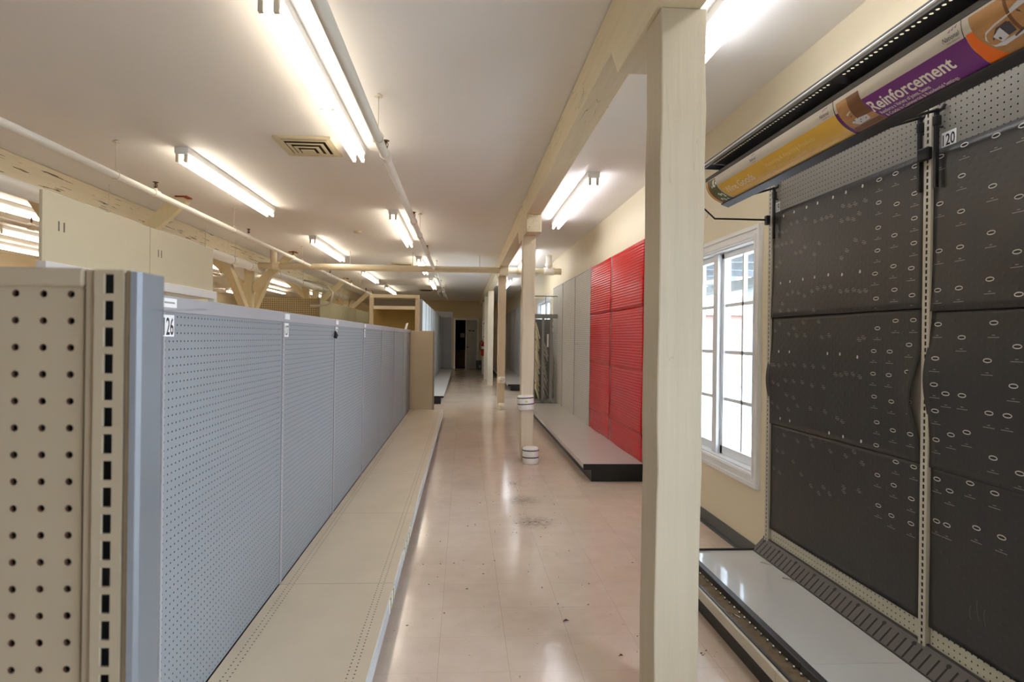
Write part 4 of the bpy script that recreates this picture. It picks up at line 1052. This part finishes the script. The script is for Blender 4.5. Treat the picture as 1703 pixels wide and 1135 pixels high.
# yellow sign
s1 = thing('header_sign', 'yellow Wire Goods header sign in the canopy', 'sign', (1.42, 2.85, 2.22))
m = MB(); patch(m, 3.455, 2.248, 0, SL, .0008); m.build('sign_sheet', 'signgrey', s1)
arc = lambda y, k: (lambda s: y-k*((s/SL)**1.6))
m = MB(); patch(m, 0, 2.248, G, SL, .0014, left=arc(3.325, .03)); m.build('colour_field', 'yellow', s1)
m = MB(); m.mat(0); patch(m, 0, 0, .004, SL, .0015, left=lambda s: 3.455, right=lambda s: 3.437)
m.mat(1); patch(m, 0, 0, .004, SL, .0016, left=lambda s: 3.440, right=lambda s: 3.412)
m.mat(2); patch(m, 0, 0, .006, SL, .0017, left=lambda s: 3.415, right=arc(3.335, .03))
m.mat(3)
for i in range(26):
    y = random.uniform(3.335, 3.40); s = random.uniform(SL*.02, SL*.28) if i < 12 else random.uniform(SL*.55, SL*.9); r = random.uniform(.004, .009)
    m.add([onsign(y+r*math.cos(2*PI*k/8), s+r*math.sin(2*PI*k/8), .002) for k in range(8)], [tuple(range(8))])
m.build('garden_picture', ['yellow', 'photowood2', 'photogreen', 'photoflower'], s1)
m = MB(); sgn(3.29, SL*.70, .32, SL*.24, 'Wire Goods', m, bold=.0); m.build('title', 'signwhite', s1)
m = MB(); sgn(2.82, SL*.56, .40, SL*.115, 'Fastening & Attaching Products', m, bold=.006); sgn(2.80, SL*.73, .28, SL*.115, 'for Indoor & Outdoor Use', m, bold=.006); m.build('subtitle', 'palelet', s1)
m = MB()
for (y, s, w_) in ((3.25, .80, .40), (2.79, .82, .46), (2.78, .89, .44)): 
    patch(m, y, y-w_, SL*s, SL*s+.0016, .0018, ns=1)
m.build('small_print', 'palelet', s1)
def logo(par, y):
    m = MB(); sgn(y, SL*.21, .058, SL*.085, 'National', m, bold=.012); sgn(y-.014, SL*.265, .044, SL*.03, 'Hardware', m); m.build('logo_text', 'logo', par)
    m = MB()
    for k in range(3):
        m.add([onsign(y-.020-k*.012, SL*(.085-.01*k), .002), onsign(y-.032-k*.012, SL*(.045-.012*k), .002), onsign(y-.028-k*.012, SL*(.10-.01*k), .002)], [(0, 1, 2)])
    m.build('logo_mark', 'logop', par)
logo(s1, 2.925); logo(s1, 2.335)
m = MB(); patch(m, 2.845, 2.843, G, SL, .0019, ns=8, left=arc(2.845, .05), right=arc(2.842, .05)); m.build('fold_line', 'palelet', s1)
# purple sign
s2 = thing('header_sign', 'purple Reinforcement header sign in the canopy', 'sign', (1.42, 1.95, 2.22))
m = MB(); patch(m, 2.243, 1.648, 0, SL, .0008); m.build('sign_sheet', 'signgrey', s2)
m = MB(); patch(m, 2.243, 0, G, SL, .0014, right=arc(1.640, -.012)); m.build('colour_field', 'purple', s2)
m = MB(); m.mat(0); patch(m, 0, 0, SL*.1, SL, .0018, left=lambda s: 2.228, right=arc(2.098, .028))
m.mat(1); patch(m, 0, 0, SL*.1, SL*.62, .0021, left=lambda s: 2.165, right=arc(2.098, .028)); patch(m, 0, 0, SL*.78, SL*.90, .0021, left=lambda s: 2.225, right=arc(2.10, .028))
m.mat(2)
for q in ([(2.195, .42), (2.17, .38), (2.16, .62), (2.20, .66)], [(2.20, .66), (2.16, .60), (2.115, .62), (2.118, .74), (2.18, .76)]): m.add([onsign(y, SL*s, .0024) for y, s in q], [tuple(range(len(q)))])
m.mat(3)
for y, s in ((2.18, .5), (2.182, .62), (2.155, .66), (2.13, .68), (2.165, .71)): m.add([onsign(y+.003*math.cos(k), SL*s+.003*math.sin(k), .0027) for k in range(6)], [tuple(range(6))])
m.build('bracket_picture', ['photowood', 'photowood2', 'photometal', 'ink'], s2)
m = MB(); patch(m, 0, 0, SL*.3, SL, .0022, left=arc(2.238, .0), right=arc(2.231, .0)); m.build('picture_edge', 'purple', s2)
m = MB(); sgn(2.083, SL*.66, .365, SL*.26, 'Reinforcement', m, bold=.022); m.build('title', 'signwhite', s2)
m = MB(); sgn(2.068, SL*.79, .225, SL*.085, 'Reinforce a Variety of Joints, Seams', m, bold=.008); sgn(2.062, SL*.905, .31, SL*.085, '& Cracks in Commercial & Residential Settings', m, bold=.008); m.build('subtitle', 'signwhite', s2)
logo(s2, 1.715)
# orange sign with a hasp picture
s3 = thing('header_sign', 'header sign with orange arcs and a hasp picture, cut by the picture edge', 'sign', (1.42, 1.3, 2.22))
m = MB(); patch(m, 1.645, .92, 0, SL, .0008); m.build('sign_sheet', 'signgrey', s3)
m = MB(); patch(m, 0, 0, SL*.28, SL, .0016, left=arc(1.638, -.012), right=arc(1.612, .035)); patch(m, 0, 0, 0.004, SL, .0016, left=arc(1.40, .045), right=lambda s: .93); m.build('orange_arc', 'orange', s3)
m = MB(); m.mat(0); patch(m, 0, 0, .008, SL, .0018, left=arc(1.622, .04), right=arc(1.425, .045))
m.mat(1)
for (ya, yb) in ((1.515, 1.505), (1.455, 1.447)): patch(m, 0, 0, .008, SL, .002, left=arc(ya, .01), right=arc(yb, .01))
m.mat(2); m.add([onsign(y, SL*s, .0026) for y, s in ((1.598, .50), (1.585, .40), (1.47, .22), (1.445, .28), (1.43, .62), (1.44, .66), (1.57, .74), (1.592, .68))], [tuple(range(8))])
m.mat(3); m.add([onsign(y, SL*s, .003) for y, s in ((1.545, .44), (1.515, .42), (1.515, .60), (1.545, .62))], [(0, 1, 2, 3)])
for (ya, sa, yb, sb) in ((1.485, .32, 1.455, .55), (1.455, .55, 1.53, .66), (1.58, .55, 1.555, .42), (1.555, .42, 1.52, .40)):
    m.add([onsign(ya, SL*sa, .0032), onsign(yb, SL*sb, .0032), onsign(yb, SL*(sb+.03), .0032), onsign(ya, SL*(sa+.03), .0032)], [(0, 1, 2, 3)])
m.mat(2); m.add([onsign(y, SL*s, .0033) for y, s in ((1.575, .52), (1.545, .44), (1.54, .62), (1.565, .66))], [(0, 1, 2, 3)])
m.mat(3); m.add([onsign(1.562+.004*math.cos(k), SL*.59+.005*math.sin(k), .0037) for k in range(6)], [tuple(range(6))])
m.build('hasp_picture', ['photowood', 'photowood2', 'photometal', 'logo'], s3)
# black wire brackets carrying the canopy
def bracket(y, label, arm=True, zt=2.312, zb=2.012, x=1.79):
    r = thing('sign_bracket', label, 'bracket', (x, y, zb), 'black brackets carrying the sign canopy')
    MB().box(x-.007, x+.007, y-.006, y+.006, zb, zt).build('bar', 'black', r)
    MB().box(x-.010, x+.014, y-.010, y+.010, zt-.065, zt-.025).build('clip', 'black', r, bev=.004)
    m = MB(); m.tube([(x, y, zt-.005), (1.53, y, zt-.085)], .006, 8); m.build('arm', 'black', r)
    m = MB(); m.tube([(x+.0, y, zt-.012), (x+.012, y-.012, zt-.004), (x+.016, y-.022, zt+.012)], .007, 8).tube([(x+.0, y, zt-.07), (x+.018, y-.012, zt-.072)], .005, 8); m.build('hook', 'black', r)
bracket(3.408, 'black sign bracket on the upright beside the window')
bracket(2.285, 'black sign bracket on the window side of the cream middle upright')
bracket(2.202, 'black sign bracket hanging beside the 120 tag')
m = thing('loose_arm', 'bent black wire arm jutting from the upright towards the thick post', 'bracket', (1.6, 3.47, 2.15))
MB().tube([(1.79, 3.475, 2.135), (1.468, 3.475, 2.135), (1.37, 3.475, 2.222), (1.31, 3.475, 2.275)], .0055, 8).build('arm', 'black', m)
MB().box(1.772, 1.797, 3.458, 3.486, 2.105, 2.16).build('clip', 'black', m, bev=.005)
MB().tube([(1.425, 3.475, 2.172), (1.425, 3.475, 2.15), (1.418, 3.475, 2.135), (1.412, 3.475, 2.142)], .002, 6).build('hook', 'rodgrey', m)
o = MB().box(1.774, 1.797, 2.226, 2.284, 2.128, 2.178).build('clamp', 'black', bev=.006); tag(o, 'black clamp gripping the cream middle upright near its top', 'clamp')

# ------------------------------------------------------------------ small things on posts and floor
def roll(x, y, z, h, r, label, tilt):
    t = thing('white_roll', label, 'roll', (x, y, z), 'white rolls on the second post')
    m = MB(); m.lathe([(r*.93, 0), (r, .012), (r*1.01, h*.5), (r, h-.014), (r*.9, h)], (x, y, z), 28, 1, .9); m.build('body', 'rolls', t)
    for k in (.38, .80):
        b = MB(); n = 28
        b.lathe([(r*1.01, 0), (r*1.03, .001), (r*1.03, .011), (r*1.01, .012)], (x, y, z+h*k), 28, 1, .9); b.build('band', 'band', t)
    t.rotation_euler = (0, tilt, 0); return t
t = roll(.726, 6.87, .60, .165, .094, 'white roll with two dark bands strapped halfway up the second post', -.06)
MB().box(.711, .741, 6.776, 6.784, .69, .71).build('sticker', 'stripe_y', t)
roll(.775, 6.795, .0, .185, .092, 'white roll with two dark bands on the floor at the second post', 0)
for i, (z, lb) in enumerate(((.0, 'small pale pad at the foot of the third post'), (.52, 'small pale pad tied higher up the third post'))):
    m = thing('post_pad', lb, 'pad', (.76, 11.92, z), 'pads on the third post')
    MB().lathe([(.058, 0), (.064, .01), (.064, .11), (.055, .125)], (.762, 11.885, z), 20).build('body', 'rolls', m)
    MB().lathe([(.0645, 0), (.066, .002), (.066, .01), (.0645, .012)], (.762, 11.885, z+.06), 20).build('band', 'vent', m)
x = thing('fire_extinguisher', 'red fire extinguisher hanging on the last pale post', 'fire extinguisher', (.70, 23.15, .7))
MB().lathe([(.05, 0), (.075, .012), (.08, .04), (.08, .38), (.06, .45), (.028, .48), (.028, .5)], (.76, 23.135, .72), 20).build('cylinder', 'extred', x)
MB().lathe([(.0805, 0), (.082, .003), (.082, .10), (.0805, .103)], (.76, 23.135, .98), 20).build('label', 'tag', x)
MB().box(.70, .80, 23.12, 23.15, 1.22, 1.245).box(.735, .755, 23.12, 23.15, 1.2, 1.32).build('handle', 'extred', x)
MB().tube([(.76, 23.135, 1.25), (.69, 23.13, 1.29), (.635, 23.12, 1.2), (.63, 23.12, 1.05), (.665, 23.1, .92)], .014, 8).build('hose', 'black', x)
q = thing('notice', 'white printed notice on the last post above the extinguisher', 'sign', (.785, 23.22, 1.35))
MB().box(.725, .845, 23.222, 23.229, 1.38, 2.08).build('sheet', 'tag', q)
MB().box(.765, .835, 23.219, 23.222, 1.93, 1.98).box(.76, .84, 23.219, 23.222, 1.42, 1.46).box(.765, .772, 23.219, 23.222, 1.5, 1.85).build('printing', 'logo', q)
b = thing('waste_bin', 'slate grey waste bin on the floor beside the ajar door', 'bin', (.83, 26.9, 0))
MB().lathe([(.15, .0), (.155, .01), (.19, .38), (.2, .385), (.2, .4), (.185, .4), (.145, .02)], (.74, 26.75, 0), 24).build('body', 'bin', b)
MB().box(.70, .77, 26.545, 26.56, .08, .2).build('label', 'printdim', b)

# crumbs of dirt on the floor
d = MB()
for _ in range(170):
    c = random.choice(((.53, 5.25, .25), (.57, 4.62, .22), (.495, 5.86, .2), (.3, 3.3, .9), (.2, 4.2, .7), (1.05, 2.7, .25)))
    x, y = random.gauss(c[0], c[2]*.5), random.gauss(c[1], c[2]*.8)
    if not (-.3 < x < 1.2) or (.62 < x < .92 and (y < 2.5 or 6.7 < y < 7.2)): continue
    r = random.uniform(.002, .006); a = random.uniform(0, PI)
    p = [(x+r*k*math.cos(a+t), y+r*k*math.sin(a+t)) for k, t in ((1.8, 0), (.8, 1.4), (1.5, 2.9), (.7, 4.5))]
    d.add([(u, v_, .0003) for u, v_ in p]+[(x, y, r*.7)], [(0, 1, 4), (1, 2, 4), (2, 3, 4), (3, 0, 4), (3, 2, 1, 0)])
tag(d.build('dirt_crumbs', 'debris'), 'scattered crumbs of dirt on the aisle tiles', 'dirt', kind='stuff')
for (x, y, r, lb) in ((.53, 3.0, .016, 'curled dry leaf scrap on the tiles, largest of the crumbs'), (.72, 2.66, .011, 'small dark scrap on the tiles before the thick post')):
    m = MB(); m.add([(x-r, y, .001), (x, y-r*.5, .006), (x+r*1.2, y+.004, .001), (x, y+r*.6, .008), (x+.002, y, .012)], [(0, 1, 4), (1, 2, 4), (2, 3, 4), (3, 0, 4), (3, 2, 1, 0)])
    tag(m.build('leaf_scrap', 'debris'), lb, 'leaf')

# ------------------------------------------------------------------ outdoors
struct(MB().box(2.06, 90, -40, 140, -.3, -.12).box(-40, 2.06, -60, YF-.15, -.3, -.12).build('ground', 'concrete', org=(0, 0, -.3)))
tag(MB().box(5, 60, 26, 44, -.12, -.08).build('lawn', 'grass'), 'strip of lawn outside before the brick building', 'lawn', kind='stuff')
tag(MB().box(5, 60, 19, 24, -.12, -.05).build('rubble_strip', 'stone'), 'pale rubble strip outside beyond the window', 'rubble', kind='stuff')
bl = thing('brick_building', 'low red brick building across the yard, seen through the window', 'building', (22, 50, -.12))
MB().box(10, 48, 46, 60, -.12, 3.4).build('brick_wall', 'brick', bl)
MB().box(9.6, 48.4, 45.6, 60.4, 3.4, 3.8).build('roof', 'concrete', bl); MB().box(24, 30, 48, 56, 3.8, 5.4).build('roof_plant', 'brick', bl)
for x in (13, 17.5, 19.5, 22.5, 24.5, 28, 33): MB().box(x, x+1.3, 45.95, 46.0, .9, 2.0).build('window', 'trim', bl)
po = thing('porch_roof', 'grey porch roof with exposed joists outside the window', 'roof', (3.6, 6, 2.6))
MB().box(2.06, 6.0, 1.0, 16, 2.95, 3.05).build('roof_deck', 'joist', po)
for i in range(10): MB().box(2.06, 6.0, 4.2+1.1*i, 4.3+1.1*i, 2.72, 2.95).build('joist', 'joist', po)
MB().box(5.85, 6.0, 1.0, 16, 2.5, 2.72).build('edge_beam', 'joist', po)
MB().box(5.85, 6.0, 12.2, 12.35, -.12, 2.5).build('porch_post', 'joist', po); MB().box(5.85, 6.0, 1.0, 1.15, -.12, 2.5).build('porch_post', 'joist', po)

# ------------------------------------------------------------------ light, world, camera
wd = bpy.data.worlds.new('sky'); S.world = wd; wd.use_nodes = True
bg = wd.node_tree.nodes['Background']; bg.inputs[0].default_value = (.72, .85, 1.0, 1); bg.inputs[1].default_value = 13.0
def portal(x, y, z, sx, sy, rot):
    l = bpy.data.lights.new('window_portal', 'AREA'); l.shape = 'RECTANGLE'; l.size = sx; l.size_y = sy
    l.cycles.is_portal = True
    o = bpy.data.objects.new('window_portal', l); C.objects.link(o); o.location = (x, y, z); o.rotation_euler = rot
portal(XW+.2, (W1[0]+W1[1])/2, (W1[2]+W1[3])/2, 1.6, 1.5, (0, PI/2, 0))
portal(XW+.2, (W2[0]+W2[1])/2, (W2[2]+W2[3])/2, 2.0, 2.3, (0, PI/2, 0))
portal(XW+.2, (W3[0]+W3[1])/2, (W3[2]+W3[3])/2, 1.8, 2.3, (0, PI/2, 0))

cam = bpy.data.cameras.new('camera'); co = bpy.data.objects.new('camera', cam); C.objects.link(co)
F, CX_, CY_, PSI, RO, H = 1004., 828.34, 562.09, .0574, .0128, 1.4173
fw = Vector((math.sin(PSI), math.cos(PSI), 0)); rt = Vector((math.cos(PSI), -math.sin(PSI), 0)); up = Vector((0, 0, 1))
cr = rt*math.cos(RO)+up*math.sin(RO); cu = -rt*math.sin(RO)+up*math.cos(RO)
mw = Matrix.Identity(4)
for i in range(3): mw[i][0] = cr[i]; mw[i][1] = cu[i]; mw[i][2] = -fw[i]
mw[2][3] = H
co.matrix_world = mw
cam.sensor_width = 36; cam.lens = F/1703*36; cam.shift_x = (851.5-CX_)/1703; cam.shift_y = (CY_-567.5)/1703
cam.clip_start = .02; cam.clip_end = 300
cam.dof.use_dof = True; cam.dof.focus_distance = 5.0; cam.dof.aperture_fstop = 8.0
S.camera = co
S.view_settings.view_transform = 'Standard'; S.view_settings.look = 'None'; S.view_settings.gamma = 1.0
S.view_settings.exposure = 0.98; S.view_settings.use_curve_mapping = False
S.cycles.max_bounces = 10; S.cycles.diffuse_bounces = 6; S.cycles.transparent_max_bounces = 12
S.cycles.sample_clamp_indirect = 8
S.cycles.use_denoising = True
